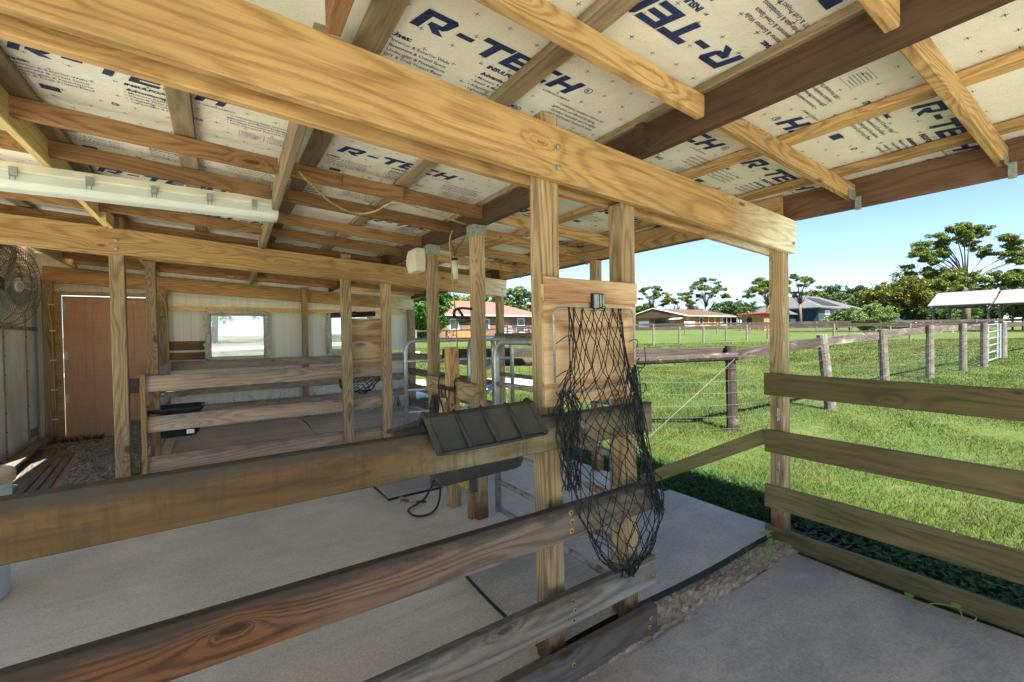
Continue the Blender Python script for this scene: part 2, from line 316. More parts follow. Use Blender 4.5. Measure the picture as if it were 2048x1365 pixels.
MT['leaf_light'] = leafmat('feathery bright leaves', (0.13, 0.20, 0.05), (0.17, 0.24, 0.07), (0.20, 0.26, 0.10))
MT['bark'] = flat('bark', (0.13, 0.095, 0.075), 0.9, 0, 0.4, 6, 0.6)
MT['greybark'] = flat('grey bark', (0.22, 0.20, 0.18), 0.9, 0, 0.4, 6, 0.6)
MT['orangewall'] = flat('orange stucco', (0.34, 0.145, 0.052), 0.85, 0, 0.08, 3)
MT['tanwall'] = flat('tan gable siding', (0.36, 0.26, 0.17), 0.85, 0, 0.08, 3)
k = NT('brown shingles'); v = k.obj()
k.col(k.mix(k.noise(k.mapv(v, (3, 3, 12)), 1.0, 4, 0.7), (0.055, 0.032, 0.023), (0.13, 0.078, 0.055))); k.rough(0.9); MT['shingle'] = k.m
MT['pinkroof'] = flat('red shingles', (0.20, 0.088, 0.068), 0.9, 0, 0.2, 3)
MT['greyroof'] = flat('grey shingles', (0.085, 0.085, 0.095), 0.9, 0, 0.15, 3)
MT['bluewall'] = flat('dark blue siding', (0.022, 0.05, 0.072), 0.7, 0, 0.1, 2)
MT['brick'] = flat('brown brick', (0.16, 0.095, 0.07), 0.9, 0, 0.35, 5)
MT['tin'] = flat('bright tin roof', (0.21, 0.225, 0.24), 0.45, 0.2, 0.08, 2)
MT['redtrim'] = flat('red metal edge', (0.55, 0.06, 0.03), 0.5)
k = NT('window screen'); v = k.obj()
k.col((0.75, 0.74, 0.70)); k.rough(0.9)
tp = k.n("ShaderNodeBsdfTransparent"); ms = k.n("ShaderNodeMixShader"); ms.inputs[0].default_value = 0.34
tl = k.n("ShaderNodeBsdfTranslucent"); tl.inputs[0].default_value = (0.9, 0.88, 0.82, 1)
m2 = k.n("ShaderNodeMixShader"); m2.inputs[0].default_value = 0.8
k.l(k.b.outputs[0], m2.inputs[1]); k.l(tl.outputs[0], m2.inputs[2])
k.l(tp.outputs[0], ms.inputs[1]); k.l(m2.outputs[0], ms.inputs[2]); k.l(ms.outputs[0], k.out.inputs[0]); MT['screen'] = k.m

# ------------------------------------------------------------------ object helpers
WM = {}
def tag(o, label=None, cat=None, group=None, kind=None):
    if label: o['label'] = label
    if cat: o['category'] = cat
    if group: o['group'] = group
    if kind: o['kind'] = kind
    return o
def place(o, M, parent):
    col.objects.link(o)
    if parent is not None:
        o.parent = parent
        o.matrix_local = WM[parent.name].inverted() @ M
    else: o.matrix_world = M
    WM[o.name] = M.copy()
    return o
def empty(name, loc, label, cat, group=None):
    o = bpy.data.objects.new(name, None); o.empty_display_size = 0.1
    place(o, Matrix.Translation(loc), None); tag(o, label, cat, group); return o

class MB:
    def __init__(s): s.v = []; s.f = []
    def add(s, vs, fs):
        b = len(s.v); s.v += [tuple(p) for p in vs]; s.f += [tuple(i+b for i in f) for f in fs]; return s
    def box(s, lo, hi):
        x0, y0, z0 = lo; x1, y1, z1 = hi
        return s.add([(x0, y0, z0), (x1, y0, z0), (x1, y1, z0), (x0, y1, z0), (x0, y0, z1), (x1, y0, z1), (x1, y1, z1), (x0, y1, z1)],
                     [(0, 3, 2, 1), (4, 5, 6, 7), (0, 1, 5, 4), (1, 2, 6, 5), (2, 3, 7, 6), (3, 0, 4, 7)])
    def hexa(s, p):   # 8 corners: bottom 4 then top 4
        return s.add(p, [(0, 3, 2, 1), (4, 5, 6, 7), (0, 1, 5, 4), (1, 2, 6, 5), (2, 3, 7, 6), (3, 0, 4, 7)])
    def tube(s, pts, r, n=8, cap=True):
        P = [Vector(p) for p in pts]; R = r if isinstance(r, (list, tuple)) else [r]*len(P)
        base = len(s.v); up = None
        for i, p in enumerate(P):
            d = (P[min(i+1, len(P)-1)]-P[max(i-1, 0)]).normalized()
            if up is None: up = Vector((0, 0, 1)) if abs(d.z) < 0.9 else Vector((1, 0, 0))
            a = d.cross(up).normalized(); b = a.cross(d).normalized(); up = b
            for j in range(n):
                t = 2*math.pi*j/n
                s.v.append(tuple(p + (a*math.cos(t)+b*math.sin(t))*R[i]))
        for i in range(len(P)-1):
            for j in range(n):
                s.f.append((base+i*n+j, base+i*n+(j+1) % n, base+(i+1)*n+(j+1) % n, base+(i+1)*n+j))
        if cap:
            s.f.append(tuple(base+j for j in range(n))[::-1]); s.f.append(tuple(base+(len(P)-1)*n+j for j in range(n)))
        return s
    def build(s, name, mat, parent=None, M=None, smooth=False):
        me = bpy.data.meshes.new(name); me.from_pydata(s.v, [], s.f)
        if mat is not None: me.materials.append(MT[mat] if isinstance(mat, str) else mat)
        if smooth: me.shade_smooth()
        me.validate(); me.update()
        o = bpy.data.objects.new(name, me)
        W = Matrix.Identity(4) if M is None else M
        if M is None:      # give it a local frame at its centre
            a = np.array(s.v); c = Vector(((a[:, 0].min()+a[:, 0].max())/2, (a[:, 1].min()+a[:, 1].max())/2, (a[:, 2].min()+a[:, 2].max())/2))
            me.transform(Matrix.Translation(-c)); W = Matrix.Translation(c)
        return place(o, W, parent)

def fast_mesh(name, V, F, mat, kind=None, parent=None):
    me = bpy.data.meshes.new(name); k_ = F.shape[1]
    me.vertices.add(len(V)); me.vertices.foreach_set('co', np.ascontiguousarray(V, np.float32).ravel())
    me.loops.add(F.size); me.loops.foreach_set('vertex_index', np.ascontiguousarray(F, np.int32).ravel())
    me.polygons.add(len(F)); me.polygons.foreach_set('loop_start', np.arange(len(F), dtype=np.int32)*k_)
    me.update(calc_edges=True); me.materials.append(MT[mat])
    o = bpy.data.objects.new(name, me); place(o, Matrix.Identity(4), parent)
    if kind: o['kind'] = kind
    return o

def frame(A, B, up=None):
    A = Vector(A); B = Vector(B); x = (B-A).normalized()
    if up is None: up = Vector((0, 0, 1)) if abs(x.z) < 0.8 else Vector((0, 1, 0))
    else: up = Vector(up)
    y = up.cross(x).normalized(); z = x.cross(y)
    M = Matrix(((x.x, y.x, z.x, 0), (x.y, y.y, z.y, 0), (x.z, y.z, z.z, 0), (0, 0, 0, 1)))
    return Matrix.Translation((A+B)/2) @ M, (B-A).length

def board(name, A, B, ty, tz, mat, parent=None, up=None, ch=0.004, segs=1, warp=0.0):
    """a sawn board: centre line A-B, thickness ty across, width tz along up"""
    M, L = frame(A, B, up); m = MB(); ch = min(ch, ty*0.3, tz*0.3)
    a, b = ty/2, tz/2
    prof = [(-a+ch, -b), (a-ch, -b), (a, -b+ch), (a, b-ch), (a-ch, b), (-a+ch, b), (-a, b-ch), (-a, -b+ch)]
    n = max(1, segs if segs > 1 else int(L/0.35))
    ph = random.random()*9
    for i in range(n+1):
        x = -L/2+L*i/n
        dz = math.sin(x*2.1+ph)*warp; dy = math.cos(x*1.7+ph*2)*warp
        m.v += [(x, p[0]+dy, p[1]+dz) for p in prof]
    for i in range(n):
        for j in range(8):
            m.f.append((i*8+j, i*8+(j+1) % 8, (i+1)*8+(j+1) % 8, (i+1)*8+j))
    m.f.append(tuple(range(8))[::-1]); m.f.append(tuple(n*8+j for j in range(8)))
    return m.build(name, mat, parent, M)

def bolts(name, pts, r, axis, parent, mat='plate'):
    m = MB()
    for p in pts:
        p = Vector(p); d = Vector(axis)
        m.tube([p, p+d*r*0.35, p+d*r*0.5], [r, r, r*0.5], 10)
    return m.build(name, mat, parent)

ZF = lambda x: 2.505-0.056*x            # underside of the foam boards
GB = lambda x: 2.105-0.056*x            # underside of the girders

# ------------------------------------------------------------------ ground
def terr(x, y):
    d = 0.5561*x+0.8312*y
    return -0.10+0.03*np.clip(d-6, 0, 69)
def grid_ground():
    xs = np.concatenate([np.linspace(-700, -60, 12), np.linspace(-50, 150, 101), np.linspace(170, 1500, 14)])
    ys = np.concatenate([np.linspace(-700, -60, 12), np.linspace(-50, 150, 101), np.linspace(170, 1500, 14)])
    X, Y = np.meshgrid(xs, ys); Z = terr(X, Y)
    nx, ny = len(xs), len(ys)
    v = np.stack([X.ravel(), Y.ravel(), Z.ravel()], 1)
    i = np.arange((nx-1)*(ny-1)); r, c = i//(nx-1), i % (nx-1); a = r*nx+c
    f = np.stack([a, a+1, a+1+nx, a+nx], 1)
    me = bpy.data.meshes.new('ground'); me.from_pydata(v.tolist(), [], f.tolist()); me.materials.append(MT['ground']); me.shade_smooth()
    o = bpy.data.objects.new('ground', me); place(o, Matrix.Identity(4), None); tag(o, kind='structure')
grid_ground()
o = MB().box((-2.3, -2.0, -0.3), (3.1, 1.345, -0.075)).build('footing_slab', 'sand'); tag(o, kind='structure')
o = MB().box((-2.05, 1.5, -0.3), (3.23, 8.9, 0.0)).build('concrete_floor', 'concrete'); tag(o, kind='structure')
o = MB().box((-18, -16.0, -0.3), (12, -2.0, -0.082)).build('added_pale_yard', 'bounceyard'); tag(o, kind='structure')  # unseen bright yard added behind the camera to bounce sun inside
o = MB().box((-18, -1.998, -0.3), (-2.3, 8.0, -0.082)).build('added_pale_yard', 'bounceyard'); tag(o, kind='structure')  # same added yard on the open left side, for bounce light
def yard_patch():
    xs = np.linspace(-45, 9, 40); ys = np.linspace(9.0, 85, 60); X, Y = np.meshgrid(xs, ys); Z = terr(X, Y)+0.03; nx = len(xs)
    i = np.arange((nx-1)*(len(ys)-1)); a = (i//(nx-1))*nx+i % (nx-1)
    keep = X.ravel()[a] < -1+Y.ravel()[a]*0.12; a = a[keep]
    m = MB(); m.v = np.stack([X.ravel(), Y.ravel(), Z.ravel()], 1).tolist(); m.f = [(q, q+1, q+1+nx, q+nx) for q in a.tolist()]
    o = m.build('added_pale_yard', 'drygrass', None, Matrix.Identity(4)); tag(o, kind='structure')  # pale ground added so the view through the back windows looks bright
yard_patch()
# dirt strip between the two floors, rough surface
def dirt_strip():
    nx, ny = 90, 12; vs = []; 
    for j in range(ny+1):
        for i in range(nx+1):
            x = 0.2+3.05*i/nx; y = 1.33+0.185*j/ny
            z = -0.045+0.02*(j/ny)+random.uniform(-0.006, 0.006)+0.008*math.sin(x*7+y*30)
            vs.append((x, y, z))
    fs = [(j*(nx+1)+i, j*(nx+1)+i+1, (j+1)*(nx+1)+i+1, (j+1)*(nx+1)+i) for j in range(ny) for i in range(nx)]
    m = MB(); m.add(vs, fs); o = m.build('dirt_strip', 'sand'); tag(o, kind='structure')
dirt_strip()

def strip_bits():
    m = MB()
    for q in range(90):
        x, y = random.uniform(1.75, 3.1), random.uniform(1.35, 1.5); a = random.uniform(0, 3.1); L = random.uniform(0.01, 0.06); z = -0.028+random.uniform(0, .01)
        m.tube([(x, y, z), (x+L*math.cos(a), y+L*0.5*math.sin(a), z+0.004)], 0.0016, 4)
    o = m.build('twig_litter', 'bark_dark'); o['kind'] = 'stuff'
MT['bark_dark'] = flat('dark twig', (0.10, 0.06, 0.04), 0.9, 0, 0.5, 40)
strip_bits()

def mat_slab(x0, y0, x1, y1, z0, z1, label, mat='mat', rot=0.0):
    nx = max(2, int((x1-x0)/0.15)); ny = max(2, int((y1-y0)/0.15)); m = MB(); ph = random.random()*9
    def P(i, j, z):
        x = x0+(x1-x0)*i/nx; y = y0+(y1-y0)*j/ny
        e = 0.006*math.sin(x*5+ph)+0.006*math.sin(y*6+ph)
        if i in (0, nx): x += 0.01*math.sin(y*5+ph)
        if j in (0, ny): y += 0.01*math.sin(x*4+ph)
        return (x, y, z+(e*0.4 if z == z1 else 0))
    top = [P(i, j, z1) for j in range(ny+1) for i in range(nx+1)]
    m.add(top, [(j*(nx+1)+i, j*(nx+1)+i+1, (j+1)*(nx+1)+i+1, (j+1)*(nx+1)+i) for j in range(ny) for i in range(nx)])
    ring = [(i, 0) for i in range(nx)]+[(nx, j) for j in range(ny)]+[(i, ny) for i in range(nx, 0, -1)]+[(0, j) for j in range(ny, 0, -1)]
    a = [P(i, j, z1) for i, j in ring]; b = [(P(i, j, z0)[0], P(i, j, z0)[1], z0) for i, j in ring]
    n = len(ring); m.add(a+b, [(i, n+i, n+(i+1) % n, (i+1) % n) for i in range(n)])
    o = m.build('rubber_mat', mat); o.data.materials.append(MT['matedge'])
    for p in o.data.polygons:
        if abs(p.normal.z) < 0.5: p.material_index = 1
    tag(o, label, 'mat', 'rubber stall mats'); return o
mat_slab(0.1, -1.9, 3.075, 1.345, -0.072, -0.05, 'large dark rubber mat in the near stall beside the dirt strip and green rails')
mat_slab(1.15, 1.485, 3.24, 2.40, -0.02, 0.024, 'rubber mat dusted with pale shavings behind the big hay net, under the near gate', 'mat')
mat_slab(1.155, 3.67, 1.66, 4.92, 0.001, 0.022, 'small rubber mat by the wooden tether posts with the coiled lead rope at its edge', 'mat')
mat_slab(-0.52, 5.2, 1.12, 8.4, 0.001, 0.02, 'dusty rubber mat in the far stall under the black tub, left of the floor seam', 'mat2')
mat_slab(1.14, 5.2, 3.18, 8.4, 0.001, 0.02, 'dusty rubber mat in the far stall right of the floor seam, near the open gate', 'mat2')

# ------------------------------------------------------------------ the shelter
SH = empty('horse_shelter', (0, 5, 0), 'open sided timber horse shelter with printed foam board ceiling', 'shelter')
def girder(y, x0, x1, y2=True):
    for dy in ((0, 0.125) if y2 else (0,)):
        g = board('girder', (x0, y+dy+0.02, GB(x0)+0.11), (x1, y+dy+0.02, GB(x1)+0.11), 0.038, 0.222, 'girder', SH, warp=0.002)
    return g
def post(x, y, z0, z1, sx=0.09, sy=0.09, mat='post', lean=0.0):
    return board('post', (x+sx/2, y+sy/2, z0), (x+sx/2+lean, y+sy/2, z1), sx, sy, mat, SH, warp=0.002)
g1 = girder(1.395, -2.0, 3.27)
g2 = girder(5.0, -2.0, 3.27)
g3 = board('girder', (-1.98, 8.47, GB(-1.98)+0.11), (3.27, 8.47, GB(3.27)+0.11), 0.038, 0.222, 'girder', SH)

bolts('bolt', [(1.175, 1.39, 2.17), (1.175, 1.39, 2.085), (3.225, 1.39, 1.985)], 0.012, (0, -1, 0), g1)
bolts('bolt', [(-0.72, 4.995, 2.19), (-0.72, 4.995, 2.26), (1.19, 4.995, 2.15), (3.2, 4.995, 2.02)], 0.013, (0, -1, 0), g2)
# posts of the near frame
post(1.125, 1.437, -0.04, 2.325)
post(1.60, 1.437, -0.04, 2.02)
post(3.168, 1.437, -0.12, 2.02, 0.092, 0.088)
post(-2.0, 1.437, -0.04, 2.2)
# middle frame
post(-0.775, 5.04, -0.02, 2.475, 0.10, 0.088, lean=0.0)
post(-0.555, 5.20, 0.0, 2.13, 0.075, 0.088)
post(1.13, 5.04, 0.0, 2.318, 0.10, 0.088)
post(1.575, 5.04, 0.0, 2.02, 0.10, 0.088)
post(3.165, 5.04, -0.1, 1.96, 0.09, 0.088)
post(-2.0, 5.04, -0.02, 2.2)
# tether posts under the dark beam
pA = post(1.60, 2.88, 0.0, 2.225); pB = post(1.60, 3.72, 0.0, 2.225)
MB().box((1.588, 2.872, 2.15), (1.702, 2.979, 2.232)).build('post_cap', 'plate', pA)
MB().box((1.588, 3.712, 2.15), (1.702, 3.819, 2.232)).build('post_cap', 'plate', pB)
post(3.165, 3.2, -0.1, 2.14, 0.09, 0.09)
# back frame
post(-1.975, 8.36, -0.02, 2.23, 0.105, 0.09)
post(-0.80, 8.36, 0.0, 2.15, 0.16, 0.09)
post(1.20, 8.36, 0.0, 2.28, 0.09, 0.07)
post(3.13, 8.36, -0.1, 1.93, 0.13, 0.09)
# beams running away from the viewer on top of the girders
for (x, mat, t) in ((1.67, 'darkbeam', 0.045), (-0.80, 'yellowpine', 0.04), (-1.68, 'yellowpine', 0.04)):
    z = GB(x)+0.222; zz = z+(0.175 if x > 1 else 0.14)
    bm = board('roof_beam', (x+t/2, -2.3, (z+zz)/2), (x+t/2, 8.6, (z+zz)/2), t, zz-z, mat, SH, warp=0.002)
board('roof_beam', (0.275, -2.3, 2.37), (0.30, 1.38, 2.37), 0.042, 0.14, 'purlin', SH)
board('roof_beam', (0.30, 1.56, 2.37), (0.38, 5.15, 2.36), 0.042, 0.14, 'seam', SH)
board('roof_beam', (0.40, 5.17, 2.36), (0.46, 8.6, 2.36), 0.042, 0.14, 'seam', SH)
eb = board('eave_beam', (3.255, -2.3, 2.232), (3.255, 8.62, 2.232), 0.04, 0.178, 'eave', SH, warp=0.003)
board('eave_beam', (3.215, 1.46, 2.236), (3.215, 5.06, 2.236), 0.038, 0.165, 'honey', SH)
board('fascia', (3.49, -2.4, 2.26), (3.49, 8.8, 2.26), 0.02, 0.12, 'white', SH)
board('beam_block', (1.66, 1.345, 2.32), (1.66, 1.39, 2.32), 0.03, 0.15, 'darkbeam', SH); board('beam_block', (-0.745, 4.68, 2.41), (-0.745, 4.99, 2.41), 0.03, 0.11, 'yellowpine', SH)
# purlins between the beams
ys = [-2.0, -1.4, -0.75, -0.15, 0.43, 1.05, 2.87, 3.40, 4.05, 4.62, 5.35, 5.95, 6.55, 7.2, 7.8, 8.3]
for y in ys:
    for (x0, x1) in ((-1.64, -0.80), (-0.76, 0.27+max(0, (y-1.4))*0.022), (0.32+max(0, (y-1.4))*0.022, 1.67), (1.715, 3.235)):
        if y < 1.3 and x1 < 0.5 and y < -0.2: continue
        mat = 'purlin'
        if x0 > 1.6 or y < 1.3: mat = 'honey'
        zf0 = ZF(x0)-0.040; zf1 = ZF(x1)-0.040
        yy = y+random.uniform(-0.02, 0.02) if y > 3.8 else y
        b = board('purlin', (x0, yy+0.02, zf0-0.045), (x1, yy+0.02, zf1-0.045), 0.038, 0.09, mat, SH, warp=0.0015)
        if x0 > 1.6 and y < 6:       # hanger strap by the eave beam
            m = MB(); m.box((3.13, yy-0.003, zf1-0.10), (3.234, yy-0.0005, zf1-0.05)); m.box((3.225, yy-0.03, zf1-0.16), (3.2335, yy+0.0, zf1-0.08))
            m.build('hanger', 'plate', b)
# doubled purlin piece
board('purlin', (0.66, 2.845, ZF(.66)-0.095), (1.04, 2.845, ZF(1.04)-0.095), 0.02, 0.085, 'purlin', SH)
# flat seam boards above the purlins
for i, x in enumerate((-1.35, -0.72, -0.13, 0.47, 1.045, 1.69, 2.385, 3.02)):
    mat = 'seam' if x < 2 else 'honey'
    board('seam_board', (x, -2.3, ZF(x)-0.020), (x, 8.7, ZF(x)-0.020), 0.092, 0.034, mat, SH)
board('seam_board', (3.33, -2.3, ZF(3.33)-0.020), (3.33, 8.7, ZF(3.33)-0.020), 0.07, 0.034, 'olive', SH)

# ---- foam boards with their printing
def text_geo(body, bold=0.0, shear=0.0):
    cu = bpy.data.curves.new('t', 'FONT'); cu.body = body; cu.size = 1; cu.offset = bold; cu.shear = shear; cu.resolution_u = 2
    ob = bpy.data.objects.new('t', cu); col.objects.link(ob); bpy.context.view_layer.update()
    me = bpy.data.meshes.new_from_object(ob.evaluated_get(bpy.context.evaluated_depsgraph_get()))
    v = np.array([q.co[:2] for q in me.vertices]); f = [tuple(p.vertices) for p in me.polygons]
    bpy.data.objects.remove(ob); bpy.data.curves.remove(cu); bpy.data.meshes.remove(me)
    return v, f
def put_text(m, body, x, y, h, w=None, bold=0.0, shear=0.0, track=1.0):
    """baseline-left at (x, y), cap height h; stretched to width w when given"""
    v, f = text_geo(body, bold, shear)
    if len(v) == 0: return
    s = h/0.70
    sx = s*track if w is None else w/(v[:, 0].max()-v[:, 0].min())
    X = x+(v[:, 0]-v[:, 0].min())*sx; Y = y+v[:, 1]*s
    m.add([(a, -b, 0) for a, b in zip(X, Y)], f)
def bar(m, x0, y0, x1, y1): m.add([(x0, -y0, 0), (x1, -y0, 0), (x1, -y1, 0), (x0, -y1, 0)], [(0, 1, 2, 3)])
def ringm(m, cx, cy, r0, r1, n=20):
    vs = []; fs = []
    for i in range(n):
        t = 2*math.pi*i/n
        vs += [(cx+r0*math.cos(t), -(cy+r0*math.sin(t)), 0), (cx+r1*math.cos(t), -(cy+r1*math.sin(t)), 0)]
        fs.append((2*i, 2*i+1, (2*i+3) % (2*n), (2*i+2) % (2*n)))
    m.add(vs, fs)
def print_tile():
    m = MB()
    # big slanted capitals as stretched strokes
    def glyph(x, polys, sl=0.32):
        for p in polys: m.add([(x+(a+b*sl)*0.1, -b*0.1, 0) for a, b in p], [tuple(range(len(p)))])
    t = 0.26
    # R
    glyph(0.0, [[(0, 0), (t*1.25, 0), (t*1.25, .62), (0, .62)], [(0, 1-t), (1.0, 1-t), (1.05, 1), (0, 1)], [(.86, .36), (1.12, .42), (1.2, .86), (1.05, 1), (.86, .9)], [(.0, .62-.0), (.0, 1-t), (t*1.25, 1-t), (t*1.25, .62)],
                [(.45, .28), (1.02, .28), (1.12, .42), (.86, .5), (.45, .5)], [(.50, .28), (.85, 0), (1.25, 0), (.86, .28)]])
    glyph(0.145, [[(0, .38), (.62, .38), (.62, .60), (0, .60)]])
    glyph(0.225, [[(0, 1-t), (1.25, 1-t), (1.25, 1), (0, 1)], [(.46, 0), (.80, 0), (.80, 1-t), (.46, 1-t)]])
    glyph(0.355, [[(0, 0), (t*1.25, 0), (t*1.25, 1), (0, 1)], [(t*1.25, 0), (1.05, 0), (1.05, t*.9), (t*1.25, t*.9)], [(t*1.25, .39), (1.0, .39), (1.0, .61), (t*1.25, .61)], [(t*1.25, 1-t*.9), (1.05, 1-t*.9), (1.05, 1), (t*1.25, 1)]])
    glyph(0.470, [[(0, .12), (t*1.25, .26), (t*1.25, .76), (0, .9)], [(0, .12), (.12, 0), (1.02, 0), (1.02, .26), (t*1.25, .26)], [(t*1.25, .76), (1.02, .76), (1.02, 1), (.12, 1), (0, .9)]])
    glyph(0.585, [[(0, 0), (t*1.25, 0), (t*1.25, 1), (0, 1)], [(.8, 0), (.8+t*1.25, 0), (.8+t*1.25, 1), (.8, 1)], [(t*1.25, .38), (.8, .38), (.8, .62), (t*1.25, .62)]])
    ringm(m, 0.765, 0.075, 0.015, 0.0185); put_text(m, 'R', 0.757, 0.066, 0.017, bold=0.02)
    put_text(m, 'BY', 0.30, -0.045, 0.010, bold=0.02, shear=0.2)
    put_text(m, 'INSULFOAM', 0.335, -0.05, 0.021, 0.17, bold=0.05, shear=0.2)
    put_text(m, 'A CARLISLE COMPANY', 0.60, -0.035, 0.011, 0.15, bold=0.015)
    put_text(m, 'Uses:', -0.035, -0.090, 0.024, 0.075, bold=0.035)
    for i, s in enumerate(('\u2022 Interior & Exterior Walls', '\u2022 Basement & Crawl Space', '\u2022 Under-slab & Foundations', '\u2022 DIY & Craft Project Panel')):
        put_text(m, s, -0.035, -0.122-0.030*i, 0.0165, track=0.95, bold=0.008)
    put_text(m, 'Advantages:', 0.335, -0.100, 0.022, 0.15, bold=0.035)
    for i, s in enumerate(('\u2022 Moisture Resistant', '\u2022 Insect & Mold Resistant', '\u2022 Adaptable: Cuts Easily', '\u2022 Lightweight & Durable')):
        put_text(m, s, 0.325, -0.130-0.030*i, 0.0165, track=0.95, bold=0.008)
    for i, s in enumerate(('\u2022 Continuous insulation reduces air', '   infiltration and thermal bridging', '\u2022 Excellent Versatility and Durability', '\u2022 100% Warranted Thermal R-Value')):
        put_text(m, s, 0.715, -0.075-0.030*i, 0.0155, track=0.9, bold=0.008)
    put_text(m, 'MOLD', 0.56, -0.225, 0.024, 0.055, bold=0.03, shear=0.15)
    bar(m, 0.02, -0.27, 0.085, -0.315); 
    ringm(m, 0.27, -0.29, 0.012, 0.019, 3); ringm(m, 0.27, -0.29, 0.010, 0.013, 14)
    # framed small print
    for (x0, x1) in ((0.77, 0.885), (0.905, 1.03)):
        y0, y1 = -0.215, -0.30
        for q in ((x0, y0, x1, y0-0.0015), (x0, y1, x1, y1-0.0015), (x0, y0, x0+0.0015, y1), (x1, y0, x1+0.0015, y1)): bar(m, *q)
        for i in range(6): bar(m, x0+0.008, y0-0.012-i*0.012, x1-0.01-0.03*random.random(), y0-0.0145-i*0.012)
    # registration crosses
    for i in range(10):
        for j in range(10):
            cx = -0.08+i*0.125+(0.05 if j % 2 else 0); cy = 0.17-j*0.092+(0.012 if i % 2 else 0)
            if cx > 1.09: continue
            bar(m, cx-0.010, cy-0.0011, cx+0.010, cy+0.0011); bar(m, cx-0.0011, cy-0.010, cx+0.0011, cy+0.010)
    return m
TILE = print_tile()
slope = math.atan(-0.056)
def foam_panel(x0, x1, y0, y1, prints):
    M = Matrix.Translation(((x0+x1)/2, (y0+y1)/2, ZF((x0+x1)/2))) @ Matrix.Rotation(-slope, 4, 'Y')
    L = (x1-x0)/math.cos(slope)/2-0.002; W = (y1-y0)/2-0.002
    m = MB().box((-L, -W, 0.0), (L, W, 0.025))
    p = m.build('ceiling_panel', 'foam', SH, M)
    for (px, py, rot) in prints:
        sg = -1 if rot else 1; mm = MB(); used = {}
        for f in TILE.f:
            cx = px+sg*sum(TILE.v[q][0] for q in f)/len(f); cy = py+sg*sum(TILE.v[q][1] for q in f)/len(f)
            if not (x0+0.003 < cx < x1-0.003 and y0+0.003 < cy < y1-0.003): continue
            ff = []
            for q in f:
                if q not in used: used[q] = len(mm.v); mm.v.append(TILE.v[q])
                ff.append(used[q])
            mm.f.append(tuple(ff))
        if not mm.f: continue
        T = Matrix.Translation((px, py, ZF(px)-0.0018)) @ Matrix.Rotation(-slope, 4, 'Y') @ Matrix.Rotation(math.pi if rot else 0, 4, 'Z')
        mm.build('lettering', 'navy', p, T)
XS = [-1.97, -0.735, 0.475, 1.685, 2.40, 3.48]
rows = [(-2.3, -1.05), (-1.05, 1.10), (1.10, 3.72), (3.72, 6.1), (6.1, 8.75)]
PR = {
 (1, 1): [(-0.66, 0.2, 0), (-0.66, 1.22, 0)], (1, 2): [(-0.66, 2.49, 0), (-0.66, 3.22, 0)], (1, 3): [(-0.66, 3.98, 0), (0.40, 4.70, 1), (-0.66, 5.62, 0)], (1, 4): [(-0.66, 6.7, 0), (-.66, 7.9, 0)],
 (2, 1): [(1.64, 0.87, 1), (1.64, -0.28, 1), (0.56, -0.9, 0)], (2, 2): [(0.56, 1.44, 0), (0.58, 2.65, 0), (0.98, 3.52, 1)], (2, 3): [(1.10, 3.95, 0), (0.57, 4.62, 0), (0.57, 5.62, 0)], (2, 4): [(0.57, 6.7, 0), (0.57, 7.8, 0)],
 (3, 1): [(2.93, 0.93, 1), (2.93, -0.25, 1)], (3, 2): [(1.50, 1.38, 0), (1.75, 2.9, 0)], (3, 3): [(2.36, 4.3, 1)], (3, 4): [],
 (4, 1): [(2.52, 0.62, 0), (2.50, -0.5, 0)], (4, 2): [(2.50, 1.36, 0), (2.50, 2.5, 0), (2.5, 3.5, 0)], (4, 3): [(2.5, 4.7, 0)], (4, 4): [(2.5, 6.8, 0)],
 (0, 2): [(-1.9, 2.5, 0)], (0, 3): [(-1.9, 4.2, 0)],
}
for i in range(5):
    for j, (y0, y1) in enumerate(rows):
        if j == 4 and i in (0, 1, 2, 3):
            # the last row stops short: bare translucent roof shows as a light slot
            foam_panel(XS[i], XS[i+1], y0, 8.05, PR.get((i, j), [])[:1]); foam_panel(XS[i], XS[i+1], 8.2, y1, []); continue
        foam_panel(XS[i], XS[i+1], y0, y1, PR.get((i, j), []))
# corrugated roof sheet above
def roof_sheet():
    m = MB(); n = 150; vs = []
    for i, x in enumerate(np.linspace(-2.2, 3.52, 2)):
        for q in range(n+1):
            y = -2.4+11.3*q/n; vs.append((x, y, ZF(x)+0.045+0.012*math.sin(q*1.2)))
    gap = [q for q in range(n) if 8.05 < -2.4+11.3*(q+.5)/n < 8.22]
    m.add(vs, [(q, q+1, n+1+q+1, n+1+q) for q in range(n) if q not in gap]); m.build('roof_sheet', 'tanwall', SH)
    m = MB(); m.add(vs, [(q, q+1, n+1+q+1, n+1+q) for q in gap]); k = NT('peach fibreglass'); tr = k.n("ShaderNodeBsdfTranslucent"); tr.inputs[0].default_value = (0.75, 0.50, 0.32, 1); k.l(tr.outputs[0], k.out.inputs[0])
    m.build('skylight_strip', k.m, SH)
roof_sheet()

